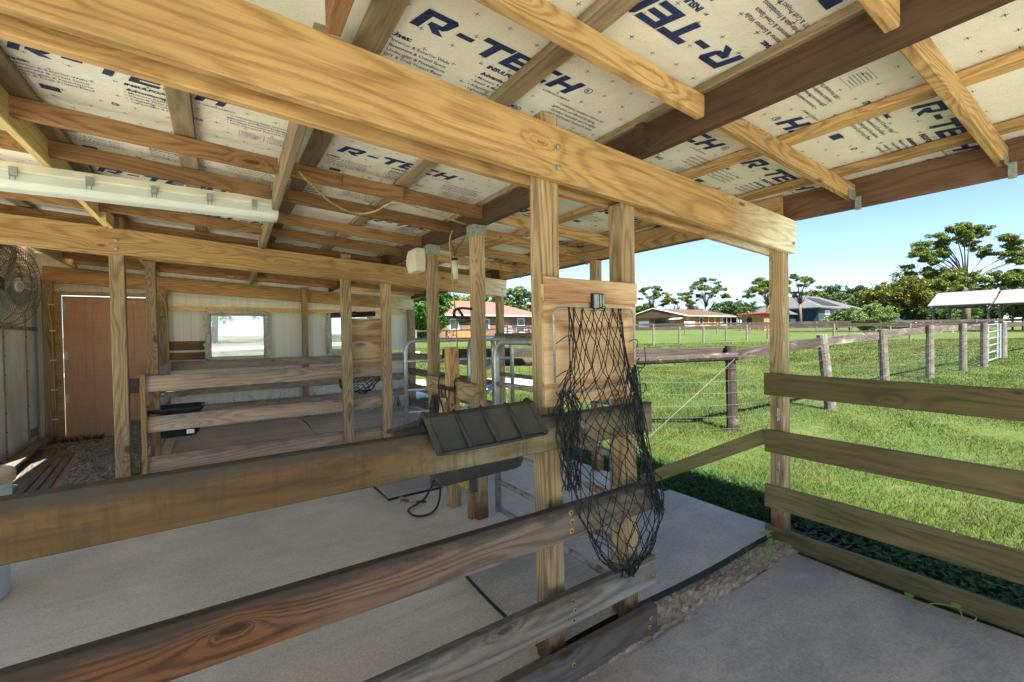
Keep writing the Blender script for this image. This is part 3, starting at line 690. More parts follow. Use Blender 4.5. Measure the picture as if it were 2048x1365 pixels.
# ---- back wall
MB().box((-0.66, 8.50, -0.05), (3.26, 8.52, 1.082)).build('wall_panel', 'dripwall', SH)
MB().box((-0.66, 8.50, 1.082), (-0.15, 8.52, 1.815)).build('wall_panel', 'dripwall', SH)
MB().box((0.66, 8.50, 1.082), (1.66, 8.52, 1.815)).build('wall_panel', 'dripwall', SH)
MB().box((2.40, 8.50, 1.13), (3.26, 8.52, 1.815)).build('wall_panel', 'dripwall', SH)
MB().box((-0.66, 8.50, 1.8155), (3.26, 8.52, 2.44)).build('wall_panel', 'dripwall', SH)
MB().box((-2.0, 8.50, 2.09), (-0.661, 8.52, 2.535)).build('wall_panel', 'dripwall', SH)
def wrail(x0, x1, z0, z1, y=8.455, mat='rail_mid', t=0.03): board('wall_rail', (x0, y, (z0+z1)/2), (x1, y, (z0+z1)/2), t, z1-z0, mat, SH)
MB().box((-2.15, 8.52, -0.1), (-1.87, 8.54, 2.605)).build('wall_panel', 'dripwall', SH)
wrail(-0.66, 1.19, 1.845, 1.915, 8.478, 'yellowpine'); wrail(1.30, 3.13, 1.835, 1.905, 8.478, 'yellowpine')
wrail(-0.66, -0.17, 1.235, 1.375, 8.478, 'purlin'); wrail(-0.66, -0.17, 1.085, 1.2, 8.478, 'purlin')
wrail(-0.62, 3.13, 0.935, 1.07, 8.34, 'rail_mid', 0.035); wrail(-0.62, 3.13, 0.55, 0.68, 8.34, 'rail_mid', 0.035); wrail(-0.62, 3.13, 0.25, 0.38, 8.34, 'rail_mid', 0.035)
def window(x0, x1, z0, z1):
    f = MB()
    for (a, b) in (((x0-0.05, 8.44, z1-0.02), (x1+0.05, 8.50, z1+0.05)), ((x0-0.05, 8.441, z0-0.05), (x1+0.05, 8.50, z0+0.02)), ((x0-0.05, 8.442, z0), (x0+0.02, 8.499, z1)), ((x1-0.02, 8.442, z0), (x1+0.05, 8.499, z1))): f.box(a, b)
    wn = f.build('window', 'honey', SH)
    MB().box((x0, 8.497, z0), (x1, 8.4985, z1)).build('screen', 'screen', wn)
    # rumpled cloth border
    m = MB(); ring = []
    for t in np.linspace(0, 1, 25)[:-1]: ring.append((x0+(x1-x0)*t, z1, 0, 1))
    for t in np.linspace(0, 1, 25)[:-1]: ring.append((x1, z1+(z0-z1)*t, 1, 0))
    for t in np.linspace(0, 1, 25)[:-1]: ring.append((x1+(x0-x1)*t, z0, 0, -1))
    for t in np.linspace(0, 1, 25)[:-1]: ring.append((x0, z0+(z1-z0)*t, -1, 0))
    vs = []; n = len(ring); rows_ = 5
    for (x, z, dx, dz) in ring:
        wd = 0.075+random.uniform(-0.02, 0.025)
        for q in range(rows_):
            s = q/(rows_-1)
            vs.append((x+dx*(wd*s-0.01)+random.uniform(-.004, .004), 8.425-0.02*math.sin(s*3.1)+random.uniform(-0.008, 0.008), z+dz*(wd*s-0.01)+random.uniform(-.004, .004)))
    m.add(vs, [(i*rows_+q, ((i+1) % n)*rows_+q, ((i+1) % n)*rows_+q+1, i*rows_+q+1) for i in range(n) for q in range(rows_-1)])
    m.build('cloth_border', 'clothb', wn, smooth=True)
MT['clothb'] = flat('grubby white cloth', (0.50, 0.49, 0.41), 0.9, 0, 0.25, 12)
window(-0.13, 0.64, 1.10, 1.80); window(1.68, 2.38, 1.16, 1.79)
# door
dr = MB().box((-1.797, 8.47, 0.03), (-0.89, 8.505, 2.03)).build('door', 'door', SH); dr['label'] = 'reddish brown panelled door hanging slightly off its frame'
m = MB()
for x in (-1.58, -1.50, -1.26, -1.06): m.box((x, 8.462, 0.04), (x+0.012, 8.469, 1.99))
m.build('batten', 'door', dr)
m = MB()
for z in (0.55, 1.15, 1.82): m.box((-1.79, 8.455, z), (-1.755, 8.468, z+0.11))
m.build('hinge', 'metal', dr)
fr = MB(); fr.box((-1.87, 8.44, 0), (-1.81, 8.515, 2.09)); fr.box((-0.875, 8.44, 0), (-0.80, 8.515, 2.09)); fr.box((-1.87, 8.441, 2.045), (-0.80, 8.514, 2.095))
fr.build('door_frame', 'honey', SH)
# metal side wall
m = MB(); m.box((-2.09, 6.2, -0.1), (-2.055, 8.6, 1.80)); m.build('side_wall', 'sheet', SH)
m = MB(); vs = []; n = 44
for q in range(n+1):
    z = 1.78+0.86*q/n; xx = -2.06+0.012*math.sin(q*1.3)-0.0*q
    vs += [(xx, 4.6, z), (xx, 8.6, z)]
m.add(vs, [(2*q, 2*q+1, 2*q+3, 2*q+2) for q in range(n)]); m.build('louvred_wall', 'sheet', SH, smooth=True)
m = MB()
for y in (6.5, 7.35, 8.05):
    m.box((-2.056, y, 0.0), (-2.046, y+0.03, 1.8))
m.box((-2.056, 6.2, 1.55), (-2.049, 8.6, 1.60)); m.build('seam_strip', 'plate', SH)
m = MB()
for y in (6.5, 7.35, 8.05):
    for z in np.arange(0.15, 1.8, 0.22):
        m.tube([(-2.046, y+0.015, z), (-2.040, y+0.015, z)], 0.008, 6)
for y in np.arange(6.4, 8.5, 0.3): m.tube([(-2.049, y, 1.575), (-2.041, y, 1.575)], 0.009, 6)
m.build('rivet', 'black', SH)
MB().box((-2.054, 8.12, 0.16), (-2.045, 8.38, 0.27)).build('patch_plate', 'tin', SH)

# ------------------------------------------------------------------ near stall fence (foreground)
SF = empty('stall_fence', (0.5, 1.38, -0.03), 'four board stall fence in the foreground with a feed trough hooked over its top board', 'fence')
YR = 1.375
def rail(z0, z1, x0, x1, mat, warp=0.003, t=0.04): return board('rail', (x0, YR+0.002, (z0+z1)/2), (x1, YR+0.002, (z0+z1)/2), t, z1-z0, mat, SF, warp=warp)
r1 = rail(0.932, 1.072, -3.0, 1.70, 'rail_gold'); r1b = None
r2b = rail(0.556, 0.695, -3.0, 1.70, 'rail_red')
r3 = rail(0.19, 0.325, -3.0, 1.722, 'rail_grey'); r4 = rail(-0.05, 0.088, -3.0, 1.724, 'rail_dark')
def knots(par, pts, r=0.013):
    m = MB()
    for x, z in pts: m.tube([(x, YR-0.0195, z), (x, YR-0.0215, z)], [r, r*0.9], 14)
    m.build('screw_ring', 'honey', par); m = MB()
    for x, z in pts: m.tube([(x, YR-0.0205, z), (x, YR-0.0235, z)], 0.0045, 8)
    m.build('screw', 'black', par)
knots(r2b, [(1.185, 0.665), (1.19, 0.625), (1.187, 0.588)]); knots(r3, [(1.19, 0.295), (1.2, 0.255), (1.193, 0.215), (1.69, 0.235), (1.685, 0.3)], 0.009); knots(r4, [(1.68, 0.04), (1.67, 0.0), (1.19, 0.03)], 0.01)

# hay feeder: plywood board with wire hoop and net
HF = empty('plywood_feed_board', (1.37, 1.40, 1.35), 'square plywood board with rounded wire hoop fixed to the near posts', 'feeder board')
MB().box((1.10, 1.408, 1.10), (1.655, 1.425, 1.605)).build('board_panel', 'ply', HF)
board('batten', (1.10, 1.402, 1.585), (1.655, 1.402, 1.585), 0.009, 0.10, 'ply', HF)
m = MB(); pts = []
for (x, z) in ((1.135, 1.20), (1.132, 1.46)): pts.append((x, 1.385, z))
for a in np.linspace(math.pi, math.pi/2, 6): pts.append((1.162+0.03*math.cos(a), 1.385, 1.475+0.03*math.sin(a)))
for a in np.linspace(math.pi/2, 0, 6): pts.append((1.585+0.03*math.cos(a), 1.385, 1.475+0.03*math.sin(a)))
pts += [(1.617, 1.385, 1.25)]
for a in np.linspace(0, -math.pi/2, 5): pts.append((1.59+0.028*math.cos(a), 1.385, 1.20+0.03*math.sin(a)))
pts += [(1.30, 1.385, 1.150), (1.14, 1.385, 1.16)]
m.tube(pts, 0.0052, 8); m.build('wire_hoop', 'plate', HF, smooth=True)
m = MB(); m.box((1.352, 1.386, 1.508), (1.425, 1.3995, 1.575)); lt = m.build('latch', 'black', HF)
m = MB(); m.box((1.358, 1.380, 1.512), (1.385, 1.3855, 1.57)); m.box((1.392, 1.380, 1.512), (1.402, 1.3855, 1.57)); m.box((1.409, 1.38, 1.512), (1.418, 1.3855, 1.57)); m.build('latch_tab', 'plate', lt)

def poly_curve(name, splines, r, mat, parent, n=5, extra=()):
    """thin cords and wires as real tubes, one mesh"""
    V = []; F = []; b0 = 0
    for sp, r in [(q, r) for q in splines]+list(extra):
        P = np.array(sp, float)
        if len(P) < 2: continue
        d = np.gradient(P, axis=0); d /= np.maximum(np.linalg.norm(d, axis=1), 1e-9)[:, None]
        ref = np.array([0.31, 0.17, 0.93]) if abs(d[0][2]) < 0.9 else np.array([0.93, 0.31, 0.17])
        a = np.cross(d, ref); a /= np.maximum(np.linalg.norm(a, axis=1), 1e-9)[:, None]; b = np.cross(a, d)
        t = np.arange(n)*2*np.pi/n
        ring = P[:, None]+r*(a[:, None]*np.cos(t)[None, :, None]+b[:, None]*np.sin(t)[None, :, None])
        V.append(ring.reshape(-1, 3)); m_ = len(P)
        i, j = np.meshgrid(np.arange(m_-1), np.arange(n), indexing='ij'); j2 = (j+1) % n
        F.append((b0+np.stack([i*n+j, i*n+j2, (i+1)*n+j2, (i+1)*n+j], -1)).reshape(-1, 4)); b0 += m_*n
    o = fast_mesh(name, np.concatenate(V), np.concatenate(F), mat, None, parent); o.data.shade_smooth(); return o

def smoothline(pts, n=8):
    """Catmull-Rom through the points"""
    P = [np.array(p, float) for p in pts]; P = [2*P[0]-P[1]]+P+[2*P[-1]-P[-2]]; out = []
    for i in range(1, len(P)-2):
        for t in np.linspace(0, 1, n, endpoint=False):
            a, b, c, d = P[i-1:i+3]
            out.append(tuple(0.5*((2*b)+(-a+c)*t+(2*a-5*b+4*c-d)*t*t+(-a+3*b-3*c+d)*t**3)))
    out.append(tuple(P[-2])); return out

def net_bag(name, prof, nu, nv, r, label, group, seed=3, yflat=None):
    """prof: list of (z, x_left, x_right, y_front, y_back)"""
    R = random.Random(seed); pr = np.array(prof); s = np.linspace(0, 1, len(pr))
    def at(u, v):
        q = [np.interp(v, s, pr[:, i]) for i in range(5)]
        z, xl, xr, yf, yb = q; a = 2*math.pi*u
        cx, hx = (xl+xr)/2, (xr-xl)/2; cy, hy = (yf+yb)/2, (yb-yf)/2
        return (cx+hx*math.cos(a), cy+hy*math.sin(a), z)
    J = {}
    def node(i, j):
        k_ = (i % (2*nu), j)
        if k_ not in J:
            x, y, z = at((i % (2*nu))/(2*nu), j/nv); q = 0.008+0.012*(j/nv)
            if j == 0: q = 0.001
            J[k_] = (x+R.uniform(-q, q), y+R.uniform(-q, q)*0.5, z+R.uniform(-q, q)-0.0)
        return J[k_]
    spl = []
    for i in range(0, 2*nu, 2):
        for sgn in (1, -1):
            line = []
            for j in range(nv+1):
                # zigzag strand pairs meeting at knots
                off = (j % 2)*sgn
                line.append(node(i+off, j))
            fine = []
            for a, b in zip(line[:-1], line[1:]):
                fine.append(a); mx = [(p+q)/2 for p, q in zip(a, b)]
                sag = R.uniform(0.0, 0.008); fine.append((mx[0]+R.uniform(-.004, .004), mx[1], mx[2]-sag))
            fine.append(line[-1]); spl.append(fine)
    o = poly_curve(name, spl, r, 'netcol', None, extra=[([(p[0], p[1], p[2]-0.0055), (p[0], p[1], p[2]), (p[0], p[1], p[2]+0.0055)], r*1.75) for p in J.values()]); tag(o, label, 'hay net', group)
    return o
prof = [(1.505, 1.205, 1.52, 1.372, 1.384), (1.40, 1.21, 1.53, 1.360, 1.382), (1.25, 1.20, 1.56, 1.352, 1.378), (1.16, 1.14, 1.56, 1.345, 1.376), (1.08, 1.09, 1.54, 1.32, 1.36), (1.00, 1.085, 1.53, 1.29, 1.35), (0.92, 1.09, 1.55, 1.26, 1.345),
        (0.83, 1.12, 1.59, 1.23, 1.34), (0.72, 1.15, 1.63, 1.20, 1.34), (0.62, 1.18, 1.64, 1.19, 1.33), (0.53, 1.23, 1.61, 1.20, 1.31), (0.45, 1.30, 1.55, 1.22, 1.29), (0.405, 1.37, 1.48, 1.24, 1.27), (0.39, 1.41, 1.45, 1.25, 1.26)]
hn = net_bag('hay_net', prof, 15, 20, 0.0021, 'large empty black hay net sagging from the wire hoop in front of the fence', 'hay nets', 5)
# gathered cords on the left and loose loops
def loose(parent):
    R = random.Random(9); spl = []
    for k_ in range(26):
        x = 1.125+R.uniform(-0.012, 0.05)*1.5; z0 = 1.16+R.uniform(-.01, .01); y = 1.345+R.uniform(-.012, .012)
        pts = [(x, y, z0)]
        for q in range(1, 7): pts.append((x+R.uniform(-.018, .03), 1.33+R.uniform(-.02, .012), z0-q*0.065+R.uniform(-.01, .01)))
        spl.append(smoothline(pts, 4))
    for k_ in range(24):
        x = 1.52+R.uniform(-0.02, 0.03); pts = []
        for q in range(9): pts.append((x+0.012*q+R.uniform(-.016, .016)+0.004*q*q*0.3, 1.325+R.uniform(-.02, .012), 1.24-q*0.085+R.uniform(-.02, .02)))
        spl.append(smoothline(pts, 4))
    for (ax, az, bx, bz, h) in ((1.132, 1.36, 1.235, 1.345, .035), (1.14, 1.18, 1.22, 1.255, .03), (1.13, 1.225, 1.22, 1.21, .03), (1.14, 1.15, 1.23, 1.19, .045), (1.617, 1.33, 1.55, 1.36, .02), (1.617, 1.27, 1.58, 1.22, .03),
                                (1.62, 1.24, 1.66, 1.33, -.03), (1.62, 1.2, 1.655, 1.24, .03), (1.60, 1.15, 1.67, 1.13, .02), (1.59, 1.15, 1.66, 1.16, -.03), (1.36, 1.503, 1.40, 1.503, .012)):
        spl.append(smoothline([(ax, 1.372, az), ((ax*2+bx)/3, 1.345, (az*2+bz)/3+h), ((ax+bx*2)/3, 1.345, (az+bz*2)/3+h), (bx, 1.36, bz)], 5))
    poly_curve('gathered_cord', spl, 0.002, 'netcol', parent)
loose(hn)

# feed trough hooked over the top board
FT = empty('feed_trough', (0.8, 1.36, 1.07), 'dusty grey rubber feed trough hooked over the top board of the near fence', 'trough')
def trough_shell():
    prof_ = [(1.318, 1.012, .588, 1.03), (1.325, 1.03, .583, 1.024), (1.345, 1.128, .557, .984), (1.358, 1.137, .556, .98), (1.385, 1.132, .556, .98), (1.405, 1.118, .558, .982), (1.425, 1.06, .60, .99), (1.448, .885, .655, 1.010), (1.455, .86, .665, 1.004), (1.475, .847, .68, .99),
             (1.66, .845, .68, .99), (1.69, .86, .67, 1.0), (1.70, .88, .66, 1.01), (1.745, 1.0, .585, 1.02), (1.775, 1.012, .575, 1.025)]
    n = len(prof_); N = 16; m = MB(); vs = []
    for i in range(N+1):
        t = i/N
        for (y, z, xa, xb) in prof_: vs.append((xa+(xb-xa)*t, y, z+0.008*t))
    m.add(vs, [(i*n+j, (i+1)*n+j, (i+1)*n+j+1, i*n+j+1) for i in range(N) for j in range(n-1)])
    for e in (0, 1):
        ring = [((xb if e else xa), y, z+0.008*e) for (y, z, xa, xb) in prof_[5:]]; m.add(ring, [tuple(range(len(ring)))])
        x0_ = prof_[3][2+e]; dz = 0.008*e
        m.tube([(prof_[0][2+e], 1.316, 1.012+dz), (prof_[2][2+e], 1.343, 1.13+dz), (x0_, 1.37, 1.14+dz), (prof_[6][2+e]-(0.03 if not e else 0), 1.43, 1.10+dz), (prof_[14][2+e]-(0.015 if not e else -.015), 1.75, 1.015+dz)], 0.008, 7)
    # rolled corners between near face and end
    o = m.build('trough_shell', 'trough', FT, smooth=False); md = o.modifiers.new('s', 'SOLIDIFY'); md.thickness = 0.005; md.offset = 0
    rb = MB()
    for i in range(5):
        t = 0.005+0.2475*i; dz = 0.008*t; X = lambda a, b: a+(b-a)*t
        rb.tube([(X(.588, 1.03)+0.004, 1.312, 1.018+dz), (X(.575, 1.01), 1.326, 1.07+dz), (X(.558, .985), 1.342, 1.125+dz), (X(.556, .98), 1.362, 1.141+dz)], [0.009, 0.0085, 0.0085, 0.006], 7)
    rb.tube([(.588, 1.316, 1.012), (.8, 1.313, 1.015), (1.034, 1.316, 1.021)], 0.0065, 7)
    rb.build('rib', 'trough', FT, smooth=True); rb = MB()
    for i in range(4):
        x = .73+0.085*i; rb.tube([(x, 1.436, 0.96), (x, 1.444, 0.89)], [0.006, 0.003], 6)
    for i in range(3):
        y = 1.52+0.055*i; rb.tube([(.618, y, 0.95), (.652, y, 0.88)], [0.006, 0.003], 6)
    rb.build('tub_rib', 'trough', FT)
trough_shell()
MB().box((0.80, 1.50, 0.785), (0.83, 1.51, 0.846)).build('strap_end', 'black', FT)

# ------------------------------------------------------------------ far stall fences
F2 = empty('stall_fence', (0.3, 5.15, 0), 'low three board stall fence ahead of the black tub, ending at a short upright', 'fence')
for (z0, z1) in ((0.93, 1.075), (0.555, 0.70), (0.19, 0.335)):
    board('rail', (-0.585, 5.155, (z0+z1)/2), (1.70, 5.155, (z0+z1)/2+0.012), 0.038, z1-z0, 'rail_mid', F2, warp=0.003)
    board('rail', (-0.68, 5.16, (z0+z1)/2-0.01), (-0.62, 5.16, (z0+z1)/2-0.01), 0.038, (z1-z0)*0.9, 'oldfence', F2)
board('upright', (-0.583, 5.12, 0.0), (-0.583, 5.12, 1.085), 0.04, 0.03, 'honey', F2)
F3 = empty('stall_fence', (-0.64, 6.8, 0), 'side stall fence running back beside the gravel, pale boards rising to the wall', 'fence')
board('rail', (-0.62, 5.20, 1.02), (-0.64, 8.33, 0.99), 0.035, 0.13, 'rail_pale', F3)
board('rail', (-0.62, 5.20, 0.60), (-0.64, 8.33, 0.60), 0.035, 0.13, 'rail_pale', F3)
board('rail', (-0.62, 5.20, 0.20), (-0.64, 8.33, 0.20), 0.035, 0.15, 'rail_pale', F3)
board('rail', (-0.53, 5.25, 0.05), (-0.55, 8.33, 0.05), 0.03, 0.09, 'rail_pale', F3)
# far plywood board and net
H2 = empty('plywood_feed_board', (1.43, 5.13, 1.3), 'rough plywood board between two posts of the far stall fence', 'feeder board')
MB().box((1.235, 5.135, 1.082), (1.60, 5.15, 1.615)).build('board_panel', 'ply', H2)
prof2 = [(1.08, 1.14, 1.62, 5.19, 5.33), (0.95, 1.13, 1.63, 5.18, 5.46), (0.86, 1.15, 1.60, 5.18, 5.50), (0.78, 1.19, 1.52, 5.2, 5.45), (0.74, 1.24, 1.44, 5.25, 5.38)]
net_bag('hay_net', prof2, 18, 12, 0.003, 'smaller black hay net bulging below the far plywood board', 'hay nets', 12)
# padded bar above the far window
m = MB(); m.tube([(1.80-0.7, 5.5, 1.66), (1.62, 5.5, 1.69)], 0.03, 12); m.tube([(1.36, 5.5, 1.675), (1.39, 5.5, 1.676)], 0.038, 12)
o = m.build('padded_bar', 'blackplastic', smooth=True); tag(o, 'dark padded bar hanging level between the far posts in front of the second window', 'bar')

# tether cross boards and short post
TP = empty('tether_rail', (1.57, 3.3, 0), 'short wooden tether rail with a stub post, strap rack hooked over it', 'tether rail')
board('stub_post', (1.575, 3.245, 0.0), (1.575, 3.245, 1.305), 0.088, 0.088, 'honey', TP)
board('cross_board', (1.535+0.04, 2.84, 0.965), (1.535+0.04, 3.74, 0.975), 0.045, 0.135, 'post', TP)
TP.children[-1].location.x -= 0.0
board('cross_board', (1.575, 2.97, 0.27), (1.575, 3.21, 0.27), 0.04, 0.14, 'honey', TP)
board('stub_cleat', (1.575, 2.95, 0.0), (1.575, 2.95, 0.22), 0.045, 0.05, 'honey', TP)
SR = empty('strap_rack', (1.54, 3.2, 1.0), 'black metal over-board rack with four hooks on the tether rail', 'hook rack')
m = MB()
for y in (3.12, 3.42):
    m.tube([(1.605, y, 0.93), (1.605, y, 1.045), (1.58, y, 1.062), (1.545, y, 1.055), (1.535, y, 1.03), (1.535, y, 0.86), (1.515, y, 0.845), (1.505, y, 0.865)], 0.006, 6)
m.build('hanger_hook', 'blackplastic', SR)
MB().box((1.526, 3.11, 0.955), (1.533, 3.43, 0.99)).build('back_bar', 'blackplastic', SR)
m = MB()
for y in (3.2, 3.27, 3.34): m.tube([(1.525, y, 0.985), (1.522, y, 0.90), (1.505, y, 0.885), (1.497, y, 0.905)], 0.005, 6)
m.build('small_hook', 'blackplastic', SR)
# halter and straps
R = random.Random(4); spl = []
for q in range(13):
    y = 3.40+R.uniform(-.04, .08); w_ = R.uniform(.02, .06); h = R.uniform(.2, .42); x = 1.49+R.uniform(-.02, .02)
    spl.append(smoothline([(x, y, .90), (x-.01, y-w_, .90-h*.5), (x-.02, y+R.uniform(-.03, .03), .90-h), (x-.01, y+w_, .90-h*.5), (x, y+.005, .90)], 6))
o = poly_curve('horse_halter', spl, 0.006, 'leather', None); tag(o, 'tangle of dark leather halter straps hanging from the strap rack', 'halter')
WM[o.name] = Matrix.Identity(4)
m = MB()
for q in range(8):
    y, z = 3.40+R.uniform(-.05, .09), R.uniform(.5, .85)
    pts = [(1.465+0.002*q, y+0.014*math.cos(a), z+0.014*math.sin(a)) for a in np.linspace(0, 2*math.pi, 9)]
    m.tube(pts, 0.0028, 5)
m.build('buckle', 'silver', o)
m = MB(); vs = []; n = 14
for j in range(9):
    t = j/8; z = 0.90-0.33*t; wv = 0.02+0.085*min(1, t*1.4); th = 0.012+0.035*t
    for i in range(n):
        a = 2*math.pi*i/n
        vs.append((1.475+th*math.cos(a)*(1+0.25*math.sin(3*a+t*4)), 3.22-0.03*t+wv*math.sin(a)*(1+0.12*math.cos(4*a+2*t)), z))
m.add(vs, [(j*n+i, j*n+(i+1) % n, (j+1)*n+(i+1) % n, (j+1)*n+i) for j in range(8) for i in range(n)]+[tuple(range(n)), tuple(8*n+i for i in range(n))[::-1]])
o = m.build('feed_bag', 'sack', smooth=True); tag(o, 'tan cloth feed bag hanging beside the dark halter straps', 'bag')
spl = [smoothline([(1.46, 3.25, .9), (1.44, 3.13, .8), (1.44, 3.12, .6), (1.445, 3.16, .5)], 6)]
poly_curve('bag_strap', spl, 0.007, 'leather', None); o = bpy.data.objects['bag_strap']
WM['bag_strap'] = Matrix.Identity(4); o.parent = bpy.data.objects['feed_bag']; o.matrix_local = WM['feed_bag'].inverted()
# lead rope on the floor
sp1 = smoothline([(1.50, 3.40, 0.45), (1.49, 3.44, 0.2), (1.44, 3.50, 0.035), (1.33, 3.42, 0.02), (1.26, 3.38, 0.02), (1.21, 3.32, 0.02), (1.22, 3.20, 0.02), (1.30, 3.16, 0.02), (1.40, 3.22, 0.025), (1.48, 3.31, 0.09), (1.50, 3.36, 0.25), (1.50, 3.38, 0.45)], 7)
sp2 = smoothline([(1.40, 3.42, 0.02), (1.33, 3.44, 0.03), (1.28, 3.52, 0.025), (1.24, 3.58, 0.02)], 6)
o = poly_curve('lead_rope', [sp1, sp2], 0.009, 'leather', None); tag(o, 'dark braided lead rope looped down onto the concrete below the trough', 'lead rope'); WM[o.name] = Matrix.Identity(4)
m = MB(); m.tube([(1.25, 3.56, 0.02), (1.235, 3.60, 0.03), (1.26, 3.62, 0.03), (1.28, 3.58, 0.025)], 0.007, 6); m.tube([(1.29, 3.5, 0.028), (1.33, 3.44, 0.03)], 0.013, 8); m.build('snap_hook', 'ropey', o)

# pole hook on the tether post
m = MB(); m.tube(smoothline([(1.60, 2.93, 1.60), (1.57, 3.05, 1.612), (1.55, 3.12, 1.60), (1.55, 3.14, 1.56), (1.56, 3.10, 1.54), (1.59, 2.97, 1.535)], 5), 0.011, 6)
m.tube(smoothline([(1.60, 2.95, 1.515), (1.57, 3.03, 1.50), (1.55, 3.09, 1.525)], 5), 0.006, 6); m.tube(smoothline([(1.56, 3.08, 1.61), (1.57, 3.06, 1.575), (1.58, 3.03, 1.54)], 4), 0.011, 6)
o = m.build('saddle_bracket', 'black', smooth=True); tag(o, 'black metal loop bracket screwed to the tether post', 'bracket')

# white box and hanging weight
m = MB(); vs = []
for (z, w_, d) in ((1.995, 0.105, 0.07), (2.0, 0.115, 0.08), (2.08, 0.13, 0.095), (2.16, 0.125, 0.09), (2.205, 0.11, 0.08), (2.21, 0.10, 0.07)):
    vs += [(1.585-d, 3.90-w_/1.1, z), (1.585-d, 3.90+w_/1.1, z), (1.585, 3.90+w_/1.0, z), (1.585, 3.90-w_/1.0, z)]
m.add(vs, [(4*j+i, 4*j+(i+1) % 4, 4*j+4+(i+1) % 4, 4*j+4+i) for j in range(5) for i in range(4)]+[(0, 1, 2, 3), (23, 22, 21, 20)])
o = m.build('bug_trap_box', 'cream', smooth=False); tag(o, 'cream plastic rounded box fixed high on the tether post', 'box')
for q in range(4): pass
m = MB(); m.tube([(1.67, 3.35, 1.88), (1.67, 3.35, 2.035)], 0.026, 14)
o = m.build('hanging_canister', 'cream', smooth=True); tag(o, 'small cream cylinder hanging on thin cords under the dark beam', 'canister')
m = MB(); m.tube([(1.67, 3.35, 2.034), (1.67, 3.35, 2.056)], 0.027, 14); m.build('lid', 'black', o)
m = MB(); m.tube([(1.67, 3.35, 2.05), (1.66, 3.33, 2.11), (1.66, 3.42, 2.23)], 0.003, 5); m.tube([(1.66, 3.33, 2.11), (1.70, 3.22, 2.20)], 0.003, 5); m.build('cord', 'black', o)
cu = smoothline([(1.665, 3.37, 2.30), (1.655, 3.41, 2.2), (1.64, 3.34, 1.9), (1.63, 3.28, 1.6), (1.62, 3.23, 1.3), (1.615, 3.20, 1.05)], 6)
o = poly_curve('hanging_rope', [cu], 0.006, 'ropey', None); tag(o, 'tan rope hanging straight down from the dark beam behind the tether rail', 'rope')
cu = smoothline([(0.39, 2.70, 2.33), (0.46, 2.80, 2.31), (0.62, 3.02, 2.28), (0.80, 3.17, 2.27), (0.93, 3.13, 2.29), (1.04, 2.96, 2.33), (1.3, 2.98, 2.30), (1.62, 3.05, 2.27)], 8)
o = poly_curve('draped_cable', [cu], 0.0065, 'ropey', None); tag(o, 'tan cable drooping under the ceiling between two beams', 'cable')

# ceiling light
LF = empty('ceiling_light', (-0.4, 3.5, 2.35), 'long weatherproof strip light with milky cover clipped under the ceiling boards', 'strip light')
def lightbar(y0, y1, z0, z1, xa, xb, mat, name, rnd=0.02):
    m = MB(); prof_ = []
    for (cy, cz, a0) in ((y1-rnd, z0+rnd, -math.pi/2), (y1-rnd/2, z1, 0), (y0+rnd/2, z1, math.pi/2), (y0+rnd, z0+rnd, math.pi)):
        if cz == z1: prof_.append((cy, cz)); continue
        for a in np.linspace(a0, a0+math.pi/2, 5): prof_.append((cy+rnd*math.cos(a), cz+rnd*math.sin(a)))
    n = len(prof_); vs = []; xs_ = [xa, xa+0.01, xb-0.03, xb-0.008, xb]; sc_ = [0.9, 1, 1, 0.96, 0.75]
    cy, cz = (y0+y1)/2, z1
    for x, s_ in zip(xs_, sc_): vs += [(x, cy+(p[0]-cy)*s_, cz+(p[1]-cz)*s_) for p in prof_]
    m.add(vs, [(j*n+i, j*n+(i+1) % n, (j+1)*n+(i+1) % n, (j+1)*n+i) for j in range(len(xs_)-1) for i in range(n)]+[tuple(range(n))[::-1], tuple((len(xs_)-1)*n+i for i in range(n))])
    return m.build(name, mat, LF, smooth=False)
zt = 2.372
lightbar(3.455, 3.60, 2.32, zt, -1.25, 0.355, 'cream', 'housing', 0.012)
lightbar(3.45, 3.605, 2.235, 2.3195, -1.25, 0.365, 'diffuser', 'diffuser', 0.035)
m = MB()
for x in (-0.92, -0.62, -0.33, -0.05, 0.2):
    m.box((x, 3.440, 2.295), (x+0.032, 3.4495, 2.345)); m.tube([(x+0.006, 3.438, 2.30), (x+0.006, 3.434, 2.27)], 0.0025, 5); m.tube([(x+0.026, 3.438, 2.30), (x+0.026, 3.434, 2.27)], 0.0025, 5)
m.build('clip', 'plate', LF)

